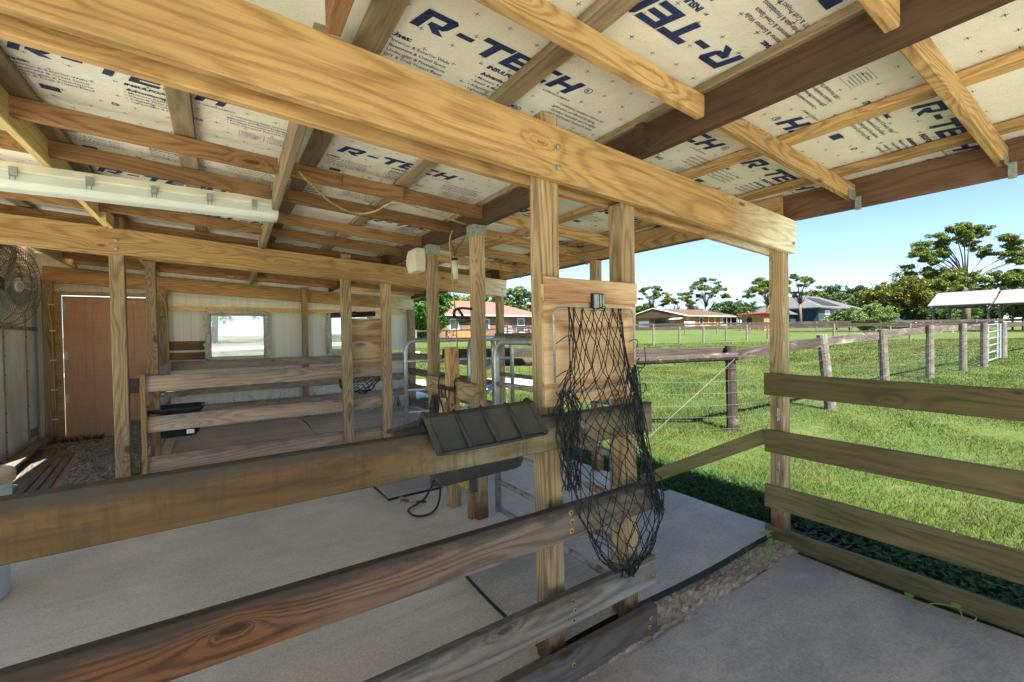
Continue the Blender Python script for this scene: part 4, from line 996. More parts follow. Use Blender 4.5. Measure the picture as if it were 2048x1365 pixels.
# wall fan
FN = empty('barn_fan', (-1.86, 7.0, 1.95), 'round caged barn fan on the metal side wall', 'fan')
def fan():
    c = Vector((-1.93, 6.95, 2.02)); ax = Vector((0.97, -0.25, -0.06)).normalized()
    a = ax.cross(Vector((0, 0, 1))).normalized(); b = a.cross(ax).normalized(); Rr = 0.42
    spl = []
    for k_ in range(64):
        t = 2*math.pi*k_/64; d = a*math.cos(t)+b*math.sin(t); t2 = t+0.25; d2 = a*math.cos(t2)+b*math.sin(t2)
        spl.append([tuple(c+ax*0.13+d*0.09), tuple(c+ax*0.135+(d*0.7+d2*0.3).normalized()*0.3), tuple(c+ax*0.10+(d*.4+d2*.6).normalized()*0.43), tuple(c+ax*0.02+d2*Rr), tuple(c-ax*0.06+d2*Rr*0.97), tuple(c-ax*0.12+d2*0.32)])
    poly_curve('cage', spl, 0.0022, 'cagecol', FN)
    m = MB()
    for (rr, o_) in ((Rr, 0.02), (0.43, 0.10), (0.3, 0.135), (0.2, .137), (Rr*0.97, -0.06)):
        m.tube([tuple(c+ax*o_+(a*math.cos(t)+b*math.sin(t))*rr) for t in np.linspace(0, 2*math.pi, 41)], 0.004, 5, cap=False)
    m.build('cage_ring', 'cagecol', FN)
    m = MB(); m.tube([tuple(c+ax*0.135), tuple(c+ax*0.145)], 0.062, 24); m.build('badge', 'white', FN)
    m = MB(); q0 = c+ax*0.1465
    for e_ in (-0.022, 0.0, 0.022): m.tube([tuple(q0+b*e_-a*0.035), tuple(q0+b*e_+a*0.03)], 0.004, 4)
    m.build('badge_print', 'navy', FN)
    for k_ in range(4):
        t = 2*math.pi*k_/4+0.4; d = a*math.cos(t)+b*math.sin(t); e = ax.cross(d); m = MB()
        q = [c+d*0.06-e*0.05, c+d*0.06+e*0.05+ax*0.03, c+d*0.40+e*0.13+ax*0.05, c+d*0.43, c+d*0.40-e*0.10-ax*0.03]
        m.add([tuple(p) for p in q]+[tuple(p+ax*0.003) for p in q], [(0, 1, 2, 3, 4), (9, 8, 7, 6, 5)]+[(i, (i+1) % 5, 5+(i+1) % 5, 5+i) for i in range(5)])
        m.build('blade', 'metal', FN)
    m = MB(); m.tube([tuple(c-ax*0.02), tuple(c-ax*0.15)], 0.09, 16); m.build('motor', 'cagecol', FN)
    m = MB(); m.tube([tuple(c-ax*0.14), (-2.05, 6.93, 2.02)], 0.025, 8); m.build('mount', 'cagecol', FN)
MT['cagecol'] = flat('dull painted wire', (0.20, 0.20, 0.13), 0.6, 0.2, 0.3, 20)
fan()

# yellow wires with insulators
o = poly_curve('electric_wire', [smoothline([(-1.86, 8.34, 0.3), (-1.87, 8.34, 1.0), (-1.88, 8.34, 1.6), (-1.9, 8.34, 1.95), (-1.83, 8.34, 2.12), (-1.5, 8.44, 2.22), (-1.1, 8.44, 2.18), (-0.75, 8.33, 2.10), (-0.66, 8.33, 1.85), (-0.64, 8.33, 1.2)], 8)], 0.005, 'yellow', None)
tag(o, 'yellow electric wire running up the post and over the brown door', 'wire'); WM[o.name] = Matrix.Identity(4)
m = MB()
for z in (0.35, 0.75, 1.15, 1.55, 1.9): m.tube([(-1.90, 8.335, z), (-1.84, 8.335, z)], 0.010, 6)
m.build('insulator', 'white', o)

# galvanised tube gates
def gate(A, d, L, zb, zt_, heights, label, r=0.025, mat='metal', rmat='rust', two=True):
    A = Vector(A); d = Vector(d).normalized(); G_ = empty('tube_gate', A, label, 'gate', 'tubular steel gates')
    m = MB(); rr = 0.13; pts = [A+Vector((0, 0, zb)), A+Vector((0, 0, zt_-rr))]
    for a in np.linspace(0, math.pi/2, 7)[1:]: pts.append(A+d*(rr-rr*math.cos(a))+Vector((0, 0, zt_-rr+rr*math.sin(a))))
    B = A+d*L
    if two:
        for a in np.linspace(math.pi/2, 0, 7): pts.append(B-d*(rr-rr*math.cos(a))+Vector((0, 0, zt_-rr+rr*math.sin(a))))
        pts.append(B+Vector((0, 0, zb)))
    else: pts.append(B+Vector((0, 0, zt_)))
    m.tube([tuple(p) for p in pts], r, 12); m.build('frame_tube', mat, G_, smooth=True)
    for h in heights:
        mm = MB(); mm.tube([tuple(A+Vector((0, 0, h))), tuple(B+Vector((0, 0, h)))], r*0.8, 10); mm.build('cross_tube', rmat, G_, smooth=True)
    return G_
g = gate((1.745, 2.83, 0), (0, -1, 0), 1.19, 0.05, 1.35, (0.075, 0.285, 0.525, 0.75, 1.03), 'tubular steel gate with rusty lower tubes behind the large hay net')
gate((1.80, 4.93, 0), (0.958, -0.287, 0), 1.3, 0.2, 1.35, (0.26, 0.51, 0.77, 1.11), 'tubular steel gate standing open beside the far plywood board', mat='metal', rmat='metal')
gate((1.72, 3.20, 0), (0.62, 0.78, 0), 1.55, 0.08, 1.36, (0.12, 0.5, 0.8, 1.05), 'tubular steel gate seen nearly edge-on between the two tall tether posts', rmat='rust')
# black tub and steel bowl in the far stall
TB = empty('feed_tub', (-0.4, 5.45, 0.7), 'black plastic feed tub hung on the far stall fence', 'tub')
m = MB(); rings_ = []
def rrect(cx, cy, hx, hy, z, n=8, r=0.06):
    out = []
    for (sx, sy, a0) in ((1, 1, 0), (-1, 1, math.pi/2), (-1, -1, math.pi), (1, -1, 3*math.pi/2)):
        for a in np.linspace(a0, a0+math.pi/2, n): out.append((cx+sx*(hx-r)+r*math.cos(a), cy+sy*(hy-r)+r*math.sin(a), z))
    return out
for (hx, hy, z) in ((0.16, 0.12, 0.47), (0.19, 0.15, 0.50), (0.215, 0.175, 0.72), (0.235, 0.195, 0.74), (0.235, 0.195, 0.755), (0.21, 0.17, 0.75), (0.18, 0.14, 0.52)): rings_.append(rrect(-0.375, 5.375, hx, hy, z))
n = len(rings_[0]); vs = sum(rings_, [])
m.add(vs, [(j*n+i, j*n+(i+1) % n, (j+1)*n+(i+1) % n, (j+1)*n+i) for j in range(len(rings_)-1) for i in range(n)]+[tuple(range(n))[::-1], tuple((len(rings_)-1)*n+i for i in range(n))])
m.build('tub_body', 'blackplastic', TB, smooth=True)
MB().box((-0.28, 5.176, 0.505), (-0.22, 5.181, 0.545)).build('sticker', 'white', TB)
m = MB(); n = 28; pr_ = [(0.03, 0.700), (0.075, 0.705), (0.105, 0.74), (0.122, 0.782), (0.126, 0.782), (0.118, 0.775), (0.08, 0.715), (0.001, 0.712)]
vs = [(-0.40+r_*math.cos(2*math.pi*i/n), 6.15+r_*math.sin(2*math.pi*i/n), z+0.06) for (r_, z) in pr_ for i in range(n)]
m.add(vs, [(j*n+i, j*n+(i+1) % n, (j+1)*n+(i+1) % n, (j+1)*n+i) for j in range(len(pr_)-1) for i in range(n)])
o = m.build('water_bowl', 'silver', smooth=True); tag(o, 'round stainless water bowl bolted inside the side stall fence', 'bowl')
m = MB(); m.tube([(-0.60, 6.10, 0.80), (-0.52, 6.1, 0.80)], 0.022, 10); m.tube([(-0.60, 6.15, 0.86), (-0.55, 6.15, 0.88), (-0.53, 6.14, 0.84)], 0.015, 8); m.build('valve', 'silver', o)

# bucket at the left edge
BK = empty('lidded_bucket', (-1.165, 3.555, 0), 'pale blue round bin with tan lid standing on the concrete at the near left', 'bin')
m = MB(); n = 36
def lathe(m, cx, cy, pr_, n=36):
    vs = [(cx+r_*math.cos(2*math.pi*i/n), cy+r_*math.sin(2*math.pi*i/n), z) for (r_, z) in pr_ for i in range(n)]
    m.add(vs, [(j*n+i, j*n+(i+1) % n, (j+1)*n+(i+1) % n, (j+1)*n+i) for j in range(len(pr_)-1) for i in range(n)])
lathe(m, -1.165, 3.555, [(0.001, 0.0), (0.155, 0.0), (0.165, 0.02), (0.175, 0.34), (0.183, 0.345), (0.183, 0.36), (0.178, 0.37), (0.188, 0.645)])
MT['palebin'] = flat('pale blue plastic', (0.50, 0.60, 0.62), 0.5, 0, 0.1, 6)
m.build('bin_body', 'palebin', BK, smooth=True)
m = MB(); lathe(m, -1.165, 3.555, [(0.20, 0.635), (0.203, 0.68), (0.196, 0.695), (0.001, 0.699)])
MT['lidc'] = flat('dusty lid', (0.44, 0.36, 0.26), 0.7, 0, 0.25, 12)
m.build('lid', 'lidc', BK, smooth=False)
m = MB(); m.tube([(-1.165+0.205*math.cos(t), 3.555+0.205*math.sin(t), 0.60-0.03*math.sin(t)) for t in np.linspace(-1.6, 1.4, 16)], 0.003, 5); m.build('handle', 'metal', BK)
m = MB(); n = 24; lathe(m, -1.52, 4.6, [(0.001, 0.0), (0.13, 0.0), (0.15, 0.42), (0.158, 0.43), (0.15, 0.425)], 24)
o = m.build('blue_bucket', 'blue', smooth=True); tag(o, 'bright blue bucket just showing behind the pale bin', 'bucket')

# planks on the floor by the metal wall
for i, (xa, ya, xb, yb, z, wd, lab) in enumerate(((-1.72, 4.6, -1.95, 8.25, 0.115, 0.14, 'grey plank lying on top along the metal wall'), (-1.56, 4.6, -1.80, 7.9, 0.02, 0.26, 'wide grey plank lying flat in the middle of the floor planks'),
                                              (-1.37, 4.6, -1.63, 7.7, 0.02, 0.06, 'narrow grey batten second from the gravel'), (-1.27, 4.6, -1.55, 7.5, 0.02, 0.06, 'narrow grey batten lying against the gravel'), (-1.77, 4.5, -2.0, 7.95, 0.05, 0.09, 'weathered timber tucked under the top plank by the metal wall'))):
    o = board('plank', (xa, ya, z), (xb, yb, z), wd, 0.035 if z != 0.05 else 0.07, 'oldfence', None, up=(0, 0, 1)); tag(o, lab, 'plank', 'planks stored by the metal wall')

# gravel
def gravel():
    n = 9000; P = rng.uniform([-1.85, 4.9, 0], [-0.66, 8.9, 0], (n, 3))
    keep = ~((P[:, 0] < -1.23-0.09*(P[:, 1]-4.9)) & (P[:, 1] < 7.7)); P = P[keep]; n = len(P)
    s = rng.uniform(0.006, 0.016, n)
    ov = np.array([(1, 0, 0), (0, 1, 0), (-1, 0, 0), (0, -1, 0), (0, 0, .7), (0, 0, -.7)])
    of = np.array([(0, 1, 4), (1, 2, 4), (2, 3, 4), (3, 0, 4), (1, 0, 5), (2, 1, 5), (3, 2, 5), (0, 3, 5)])
    a = rng.uniform(0, 6.28, n); V = ov[None]*s[:, None, None]*rng.uniform(0.6, 1.3, (n, 6, 1))
    c, q = np.cos(a)[:, None], np.sin(a)[:, None]
    V = np.stack([V[..., 0]*c-V[..., 1]*q, V[..., 0]*q+V[..., 1]*c, V[..., 2]], -1)+P[:, None]
    V[..., 2] += 0.008+rng.uniform(0, 0.012, n)[:, None]
    F = of[None]+(np.arange(n)*6)[:, None, None]
    fast_mesh('gravel', V.reshape(-1, 3), F.reshape(-1, 3), 'gravel', 'stuff')
gravel()
o = MB().box((-2.04, 4.9, 0.001), (-0.66, 8.9, 0.006)).build('gravel_bed', 'sand'); tag(o, kind='structure')

# ------------------------------------------------------------------ right paddock fence
PF = empty('board_fence', (3.13, 0.5, -0.06), 'four board mossy fence running from the corner post toward the viewer', 'fence')
for (z0, z1) in ((0.955, 1.106), (0.563, 0.716), (0.178, 0.335), (-0.062, 0.052)):
    board('rail', (3.148, 1.545, (z0+z1)/2), (3.148, -3.0, (z0+z1)/2), 0.035, z1-z0, 'olive', PF, warp=0.002)
board('post', (3.215, -1.5, -0.1), (3.215, -1.5, 1.2), 0.09, 0.09, 'post', PF)
m = MB(); m.box((3.1665, 1.470, 0.40), (3.1675, 1.482, 0.5))
MT['sunny'] = wood('green board in sunlit tone', (0.34, 0.29, 0.12), (0.2, 0.16, 0.06), contrast=0.4, dirt=0.2, grey=0.2, greycol=(0.25, 0.24, 0.1), rings=5)  # sunlight on the board is put into its paler, yellower colour
o = board('leaning_board', (3.215, 1.575, 0.655), (3.205, 2.66, 0.045), 0.032, 0.10, 'sunny', None); tag(o, 'board in a sunlit tone sloping down to the ground behind the corner post', 'board')
# snap chain on the corner post
m = MB()
for q in range(5):
    z = 0.86-q*0.018
    m.tube([(3.165, 1.47+0.006*math.cos(t), z+0.012*math.sin(t)) for t in np.linspace(0, 6.28, 9)], 0.0018, 4)
m.tube([(3.165, 1.468, 0.43), (3.163, 1.468, 0.50)], 0.008, 6); m.tube([(3.163, 1.478, 0.38), (3.163, 1.478, 0.45)], 0.004, 5)
o = m.build('snap_chain', 'silver'); tag(o, 'small bright snap clip and chain on the corner post', 'chain')
# far paddock side rails
PS = empty('board_fence', (3.2, 6.8, -0.05), 'low board fence closing the far stall on the paddock side, past the open gate', 'fence')
for z in (1.04, 0.74, 0.44, 0.15): board('rail', (3.145, 5.1, z-0.03), (3.145, 8.45, z-0.03), 0.035, 0.13, 'rail_mid', PS)
PT = empty('board_fence', (3.2, 4.2, 0), 'single high board and low board between the paddock side posts behind the near gate', 'fence')
board('rail', (3.145, 3.2, 1.375), (3.145, 5.1, 1.385), 0.035, 0.075, 'rail_mid', PT); board('rail', (3.145, 3.2, 0.87), (3.145, 5.1, 0.875), 0.035, 0.05, 'rail_mid', PT)

# drain mat of black plastic by the corner post
m = MB()
for i in range(7):
    for j in range(4):
        x, y = 3.36+0.09*j, 1.05+0.12*i
        m.box((x, y, -0.10), (x+0.08, y+0.015, -0.06)); m.box((x, y, -0.10), (x+0.015, y+0.1, -0.061))
o = m.build('drain_grid', 'blackplastic'); tag(o, 'black plastic paving grid half buried by the corner post', 'paving grid')

# ------------------------------------------------------------------ vegetation
def in_view(P, margin=0.06):
    d = P-np.array([0, 0, 1.4]); X = d@np.array(r2); Y = d@np.array(u2); Z = d@np.array(fwd)
    ok = Z > 0.3; Zs = np.where(ok, Z, 1)
    u = X/Zs*FPX/1024; v_ = Y/Zs*FPX/682
    return ok & (np.abs(u) < 1+margin*4) & (np.abs(v_) < 1+margin*4), Z
def blades(P, h, wd, lean, name, mat, kind='stuff', parent=None, seg=2):
    n = len(P); a = rng.uniform(0, 2*math.pi, n); b = rng.uniform(0, 2*math.pi, n)
    side = np.stack([np.cos(a), np.sin(a), np.zeros(n)], 1)*wd[:, None]/2
    ld = np.stack([np.cos(b), np.sin(b), np.zeros(n)], 1)*(h*lean)[:, None]
    up = np.array([0, 0, 1.])[None]*h[:, None]
    m1 = P+up*0.55+ld*0.35; t = P+up*0.95+ld
    V = np.stack([P-side, P+side, m1+side*0.8, m1-side*0.8, t], 1)
    base = (np.arange(n)*5)[:, None]
    F = np.concatenate([base+np.array([[0, 1, 2]]), base+np.array([[0, 2, 3]]), base+np.array([[3, 2, 4]])], 0)
    return fast_mesh(name, V.reshape(-1, 3), F, mat, kind, parent)
def grass():
    out = []; Hh = []; W_ = []
    for (d0, d1, dens, hh, ww) in ((2.5, 5.5, 3800, 0.045, 0.0045), (5.5, 9, 2200, 0.045, 0.006), (9, 16, 700, 0.05, 0.010), (16, 30, 160, 0.06, 0.022)):
        A = 2*d1; n = int(dens*(2.6*d1)*(d1-d0)*0.8); n = min(n, 190000)
        D = rng.uniform(d0, d1, n); X = rng.uniform(-1.2, 1.25, n)*D
        P = np.stack([X*rgt.x+D*math.sin(YAW), X*rgt.y+D*math.cos(YAW), np.zeros(n)], 1)
        P[:, 2] = terr(P[:, 0], P[:, 1])
        ok, Z = in_view(P)
        ok &= ~((P[:, 0] < 3.36) & (P[:, 1] < 8.9) & (P[:, 0] > -2.3)) & (P[:, 0] > 0)
        ok &= ~((P[:, 0] < 3.72) & (P[:, 1] < 1.9) & (P[:, 1] > 1.0))
        # patchiness
        s = np.sin(P[:, 0]*1.7+np.sin(P[:, 1]*1.3)*2)*np.sin(P[:, 1]*1.9+np.sin(P[:, 0]*1.1)*2)
        ok &= rng.uniform(0, 1, n) < 0.8+0.25*s
        P = P[ok]; m_ = len(P); out.append(P); Hh.append(hh*rng.uniform(0.4, 1.4, m_)*(1+0.4*s[ok])); W_.append(ww*rng.uniform(0.7, 1.3, m_))
    P = np.concatenate(out); print('grass blades', len(P))
    blades(P, np.concatenate(Hh), np.concatenate(W_), rng.uniform(0.2, 1.3, len(P)), 'grass', 'grass')
grass()
# broad leaved ground cover in the shade of the eave
def leaves(P, size, name, mat, kind='stuff', flatten=0.6, parent=None):
    n = len(P); nrm = rng.normal(0, 1, (n, 3)); nrm[:, 2] = np.abs(nrm[:, 2])+flatten*2; nrm /= np.linalg.norm(nrm, axis=1)[:, None]
    t = rng.normal(0, 1, (n, 3)); t -= (t*nrm).sum(1)[:, None]*nrm; t /= np.linalg.norm(t, axis=1)[:, None]; b = np.cross(nrm, t)
    s = size[:, None]
    V = np.stack([P-t*s, P-t*s*0.1+b*s*0.55, P+t*s, P-t*s*0.1-b*s*0.55], 1)
    F = (np.arange(n)*4)[:, None]+np.array([[0, 1, 2, 3]])
    return fast_mesh(name, V.reshape(-1, 3), F, mat, kind, parent)
n = 15000; P = np.stack([rng.uniform(3.22, 4.0, n), rng.uniform(-0.6, 2.9, n), np.zeros(n)], 1)
P = P[rng.uniform(0, 1, n) < np.clip(1.5-(P[:, 0]-3.2)*1.6, 0.05, 1)]
P = P[~((P[:, 1] > 1.1) & (P[:, 1] < 1.75) & (P[:, 0] < 3.62) & (rng.uniform(0, 1, len(P)) < 0.8))]
P[:, 2] = -0.09+rng.uniform(0, 0.075, len(P))
leaves(P, rng.uniform(0.012, 0.03, len(P)), 'ground_cover', 'clover')
n = 7000; P = np.stack([rng.uniform(3.3, 4.2, n), rng.uniform(1.6, 3.6, n), np.zeros(n)], 1); P[:, 2] = -0.1
blades(P, rng.uniform(0.06, 0.14, n), rng.uniform(0.006, 0.011, n), rng.uniform(0.4, 1.2, n), 'shaded_grass', 'clover')
# weeds along the back wall inside
P = np.stack([rng.uniform(-0.4, 3.0, 160), rng.uniform(8.38, 8.48, 160), np.full(160, 0.02)], 1)
blades(P, rng.uniform(0.15, 0.62, 160), rng.uniform(0.008, 0.016, 160), rng.uniform(0.2, 0.9, 160), 'wall_weeds', 'clover')
n = 900; P = np.stack([rng.uniform(-1.85, -1.4, n), rng.uniform(8.3, 9.2, n), np.full(n, 0.02)], 1)
blades(P, rng.uniform(0.04, 0.1, n), rng.uniform(0.005, 0.01, n), rng.uniform(0.2, 0.9, n), 'door_grass', 'grass')
# little vines
def vine(pts, leafs, label, group):
    o = poly_curve('vine', [smoothline(pts, 6)], 0.0025, 'stem', None); tag(o, label, 'plant', group); WM[o.name] = Matrix.Identity(4)
    for (x, y, z, s) in leafs:
        m = MB(); m.add([(x-s, y, z), (x-s*.5, y+s*.8, z+.004), (x+s*.3, y+s*.9, z+.008), (x+s, y, z+.004), (x+s*.3, y-s*.9, z+.006), (x-s*.5, y-s*.8, z+.002)], [(0, 1, 2, 3, 4, 5)])
        q = m.build('leaf', 'vine', o); md = q.modifiers.new('s', 'SOLIDIFY'); md.thickness = 0.001
vine([(3.0, 0.74, -0.02), (2.97, 0.69, -0.04), (3.05, 0.665, -0.03), (3.11, 0.60, -0.035), (3.06, 0.51, -0.02), (2.98, 0.53, -0.03), (3.02, 0.56, 0.0)], [(2.995, 0.745, -0.01, 0.022), (3.03, 0.575, 0.01, 0.020)], 'thin vine with round leaves lying on the dark mat by the bottom rail', 'vines on the mat')
vine([(2.98, 1.44, -0.03), (2.96, 1.43, 0.03), (2.94, 1.44, 0.06)], [(2.93, 1.46, 0.07, 0.024), (2.99, 1.45, 0.045, 0.018), (2.9, 1.41, 0.0, 0.016), (3.03, 1.42, 0.0, 0.016)], 'bright green seedling growing from the dirt strip near the corner post', 'vines on the mat')
P = np.stack([rng.uniform(2.55, 3.05, 40), rng.uniform(1.36, 1.5, 40), np.full(40, -0.035)], 1)
blades(P, rng.uniform(0.03, 0.13, 40), rng.uniform(0.003, 0.005, 40), rng.uniform(0.1, 0.9, 40), 'dirt_sprouts', 'vine')

# ---- outdoor wire fence
def rpost(x, y, h, r, parent, mat='oldfence', lean=(0, 0), name='post'):
    z = float(terr(x, y)); m = MB(); n = 12; pts = []; rad = []
    for i in range(7):
        t = i/6; pts.append((x+lean[0]*t, y+lean[1]*t, z-0.1+(h+0.1)*t)); rad.append(r*(1.08-0.12*t)*(1+0.03*math.sin(i*2.3)))
    m.tube(pts, rad, n); return m.build(name, mat, parent, smooth=False)
WF = empty('wire_paddock_fence', (6.3, 3.6, -0.1), 'grey round post fence with plank top rail and wire mesh near the shelter', 'fence')
fp = [(6.32, 3.57, 1.27, (-0.02, .02)), (9.14, 3.34, 1.36, (-0.12, 0.1)), (12.2, 3.42, 1.38, (-0.06, .05)), (15.5, 3.43, 1.42, (0, 0)), (18.4, 3.34, 1.42, (0, 0)), (20.3, 3.21, 1.42, (0, 0))]
for i, (x, y, h, ln) in enumerate(fp): rpost(x, y, h, 0.085 if i else 0.075, WF, 'oldfence' if i else 'darkfence', ln)
for i in range(5):
    a, b = fp[i], fp[i+1]; za = terr(a[0], a[1])+a[2]-0.13; zb = terr(b[0], b[1])+b[2]-0.13
    if i == 0: za -= 0.02
    board('rail', (a[0], a[1]+0.10, za), (b[0], b[1]+0.10, zb), 0.045, 0.17, 'darkfence' if i < 1 else 'palefence', WF, warp=0.01)
board('rail', (6.32, 3.66, 1.08), (2.9, 6.3, 1.13), 0.045, 0.14, 'darkfence', WF, warp=0.01)
m = MB(); m.tube([(6.32, 3.50, 1.03), (5.2, 4.35, 0.98), (3.4, 5.7, 0.985)], 0.06, 10); m.build('round_rail', 'darkfence', WF)
def wires(A, B, zf_, rusts=True):
    """woven wire between two points"""
    A = np.array(A, float); B = np.array(B, float); L = np.linalg.norm(B-A); spl = []; spr = []
    hs = [0.05, 0.2, 0.35, 0.5, 0.65, 0.8, 0.95]
    for i, h in enumerate(hs):
        pts = []
        for t in np.linspace(0, 1, 9):
            p = A+(B-A)*t; g_ = terr(p[0], p[1]); pts.append((p[0], p[1]-0.0, g_+h*zf_-0.03*math.sin(math.pi*t)+random.uniform(-.006, .006)))
        (spr if i >= 5 else spl).append(pts)
    nv = int(L/0.15)
    for k_ in range(1, nv):
        t = k_/nv; p = A+(B-A)*t; g_ = terr(p[0], p[1]); sg = -0.03*math.sin(math.pi*t)
        spl.append([(p[0], p[1], g_+hs[0]*zf_+sg), (p[0], p[1], g_+hs[4]*zf_+sg)]); spr.append([(p[0], p[1], g_+hs[4]*zf_+sg), (p[0], p[1], g_+hs[6]*zf_+sg)])
    return spl, spr
S1 = []; S2 = []
chain_ = [(3.4, 5.75), (4.9, 4.6), (6.32, 3.47)]+[(a[0], a[1]-0.09) for a in fp[1:]]
for a, b in zip(chain_[:-1], chain_[1:]):
    q1, q2 = wires(a, b, 1.18); S1 += q1; S2 += q2
MT['wire'] = flat('galvanised wire', (0.16, 0.165, 0.16), 0.5, 0.3, 0.2, 5); MT['rustwire'] = flat('rusty wire', (0.16, 0.075, 0.045), 0.8, 0, 0.3, 5)
poly_curve('wire_mesh', S1, 0.0016, 'wire', WF); poly_curve('rusty_wire', S2, 0.0022, 'rustwire', WF)
poly_curve('tension_wire', [[(6.30, 3.50, 1.0), (4.15, 3.6, -0.05)], [(6.30, 3.49, 1.02), (4.2, 3.62, -0.05)], [(18.4, 3.2, 1.35), (20.2, 3.1, 0.35)]], 0.003, 'wire', WF)
# gate and the next fence length beyond it
GF = empty('wire_paddock_fence', (24.5, 3.2, 0.3), 'short far length of post and rail fence right of the small galvanised gate', 'fence')
fq = [(24.3, 3.35, 1.38), (28.3, 3.2, 1.38), (34, 2.9, 1.38)]
for (x, y, h) in fq: rpost(x, y, h, 0.10, GF)
for a, b in zip(fq[:-1], fq[1:]):
    board('rail', (a[0], a[1], terr(a[0], a[1])+1.25), (b[0], b[1], terr(b[0], b[1])+1.25), 0.05, 0.16, 'darkfence', GF)
PG = empty('paddock_gate', (22, 3.3, 0.2), 'silver tubular farm gate standing between round posts in the wire fence', 'gate')
m = MB()
for h in (0.12, 0.38, 0.62, 0.85, 1.08, 1.32): m.tube([(20.5, 3.25, terr(20.5, 3.25)+h), (23.4, 3.35, terr(23.4, 3.35)+h)], 0.025, 8)
m.build('cross_tube', 'metal', PG); m = MB()
for x in (20.5, 21.4, 22.9, 23.4): m.tube([(x, 3.3, terr(x, 3.3)+0.1), (x, 3.3, terr(x, 3.3)+1.34)], 0.03, 8)
m.build('upright_tube', 'metal', PG)
def far_fence(pts, label, hp, step, rails, mat='oldfence', rmat='darkfence', group=None, wire=False):
    F_ = empty('paddock_fence', (pts[0][0], pts[0][1], float(terr(*pts[0]))), label, 'fence', group)
    S_ = []
    for a, b in zip(pts[:-1], pts[1:]):
        a = np.array(a, float); b = np.array(b, float); L = np.linalg.norm(b-a); n = max(1, int(L/step))
        for i in range(n):
            p = a+(b-a)*i/n; rpost(p[0], p[1], hp, 0.075, F_, mat, name='post')
        for (h, th) in rails:
            board('rail', (a[0], a[1], terr(*a)+h), (b[0], b[1], terr(*b)+h), 0.05, th, rmat, F_)
        if wire:
            q1, _ = wires(a, b, 1.0); S_ += q1
    if S_: poly_curve('wire_mesh', S_, 0.003, 'wire', F_)
far_fence([(17.0, 19.0), (23.6, 18.6), (35.5, 17.3)], 'dark top railed fence with wire in front of the orange house', 1.15, 2.3, [(1.08, 0.2)], wire=False)
far_fence([(35.5, 17.2), (38.9, 9.6), (40.6, 7.4), (42, -6)], 'grey fence crossing in front of the shrubs and the blue house', 1.15, 3.0, [(1.08, 0.2), (0.6, 0.1)])
far_fence([(26, 41), (54, 18), (66, 2)], 'long low fence furthest back below the houses', 1.2, 3.2, [(1.1, 0.22), (0.6, 0.18)])
far_fence([(9, 30), (22, 28)], 'wire fence seen through the far stall in front of the brick house', 1.2, 2.5, [(1.1, 0.12)])

# ---- trees
def foliage(centres, radii, nper, size, mat, parent, flat_=0.55, needles=False):
    P = []; S = []
    for c, r_ in zip(centres, radii):      # every clump is a spray of smaller tufts with gaps between them
        nt_ = 9 if needles else 11; per = max(6, int(nper/nt_))
        for q_ in range(nt_):
            e = rng.normal(0, 1, 3); e /= np.linalg.norm(e); e *= rng.uniform(0.45, 1.05)*r_
            e[2] *= flat_*(0.8 if needles else 1.0); m_ = int(per*rng.uniform(0.5, 1.5)); rt = r_*rng.uniform(0.24, 0.42)
            P.append(np.array(c)+e+rng.normal(0, 0.5, (m_, 3))*np.array([rt, rt, rt*(0.55 if needles else 0.8)])); S.append(size*rng.uniform(0.6, 1.3, m_))
    P = np.concatenate(P); S = np.concatenate(S); n = len(P)
    nrm = rng.normal(0, 1, (n, 3)); nrm[:, 2] += 0.6; nrm /= np.linalg.norm(nrm, axis=1)[:, None]
    t = rng.normal(0, 1, (n, 3)); t -= (t*nrm).sum(1)[:, None]*nrm; t /= np.linalg.norm(t, axis=1)[:, None]; b = np.cross(nrm, t); s = S[:, None]
    wd = 0.3 if needles else 0.6
    V = np.stack([P-t*s, P+b*s*wd, P+t*s, P-b*s*wd], 1)
    F = (np.arange(n)*4)[:, None]+np.array([[0, 1, 2, 3]])
    o = fast_mesh('crown', V.reshape(-1, 3), F, mat, None, parent); return o
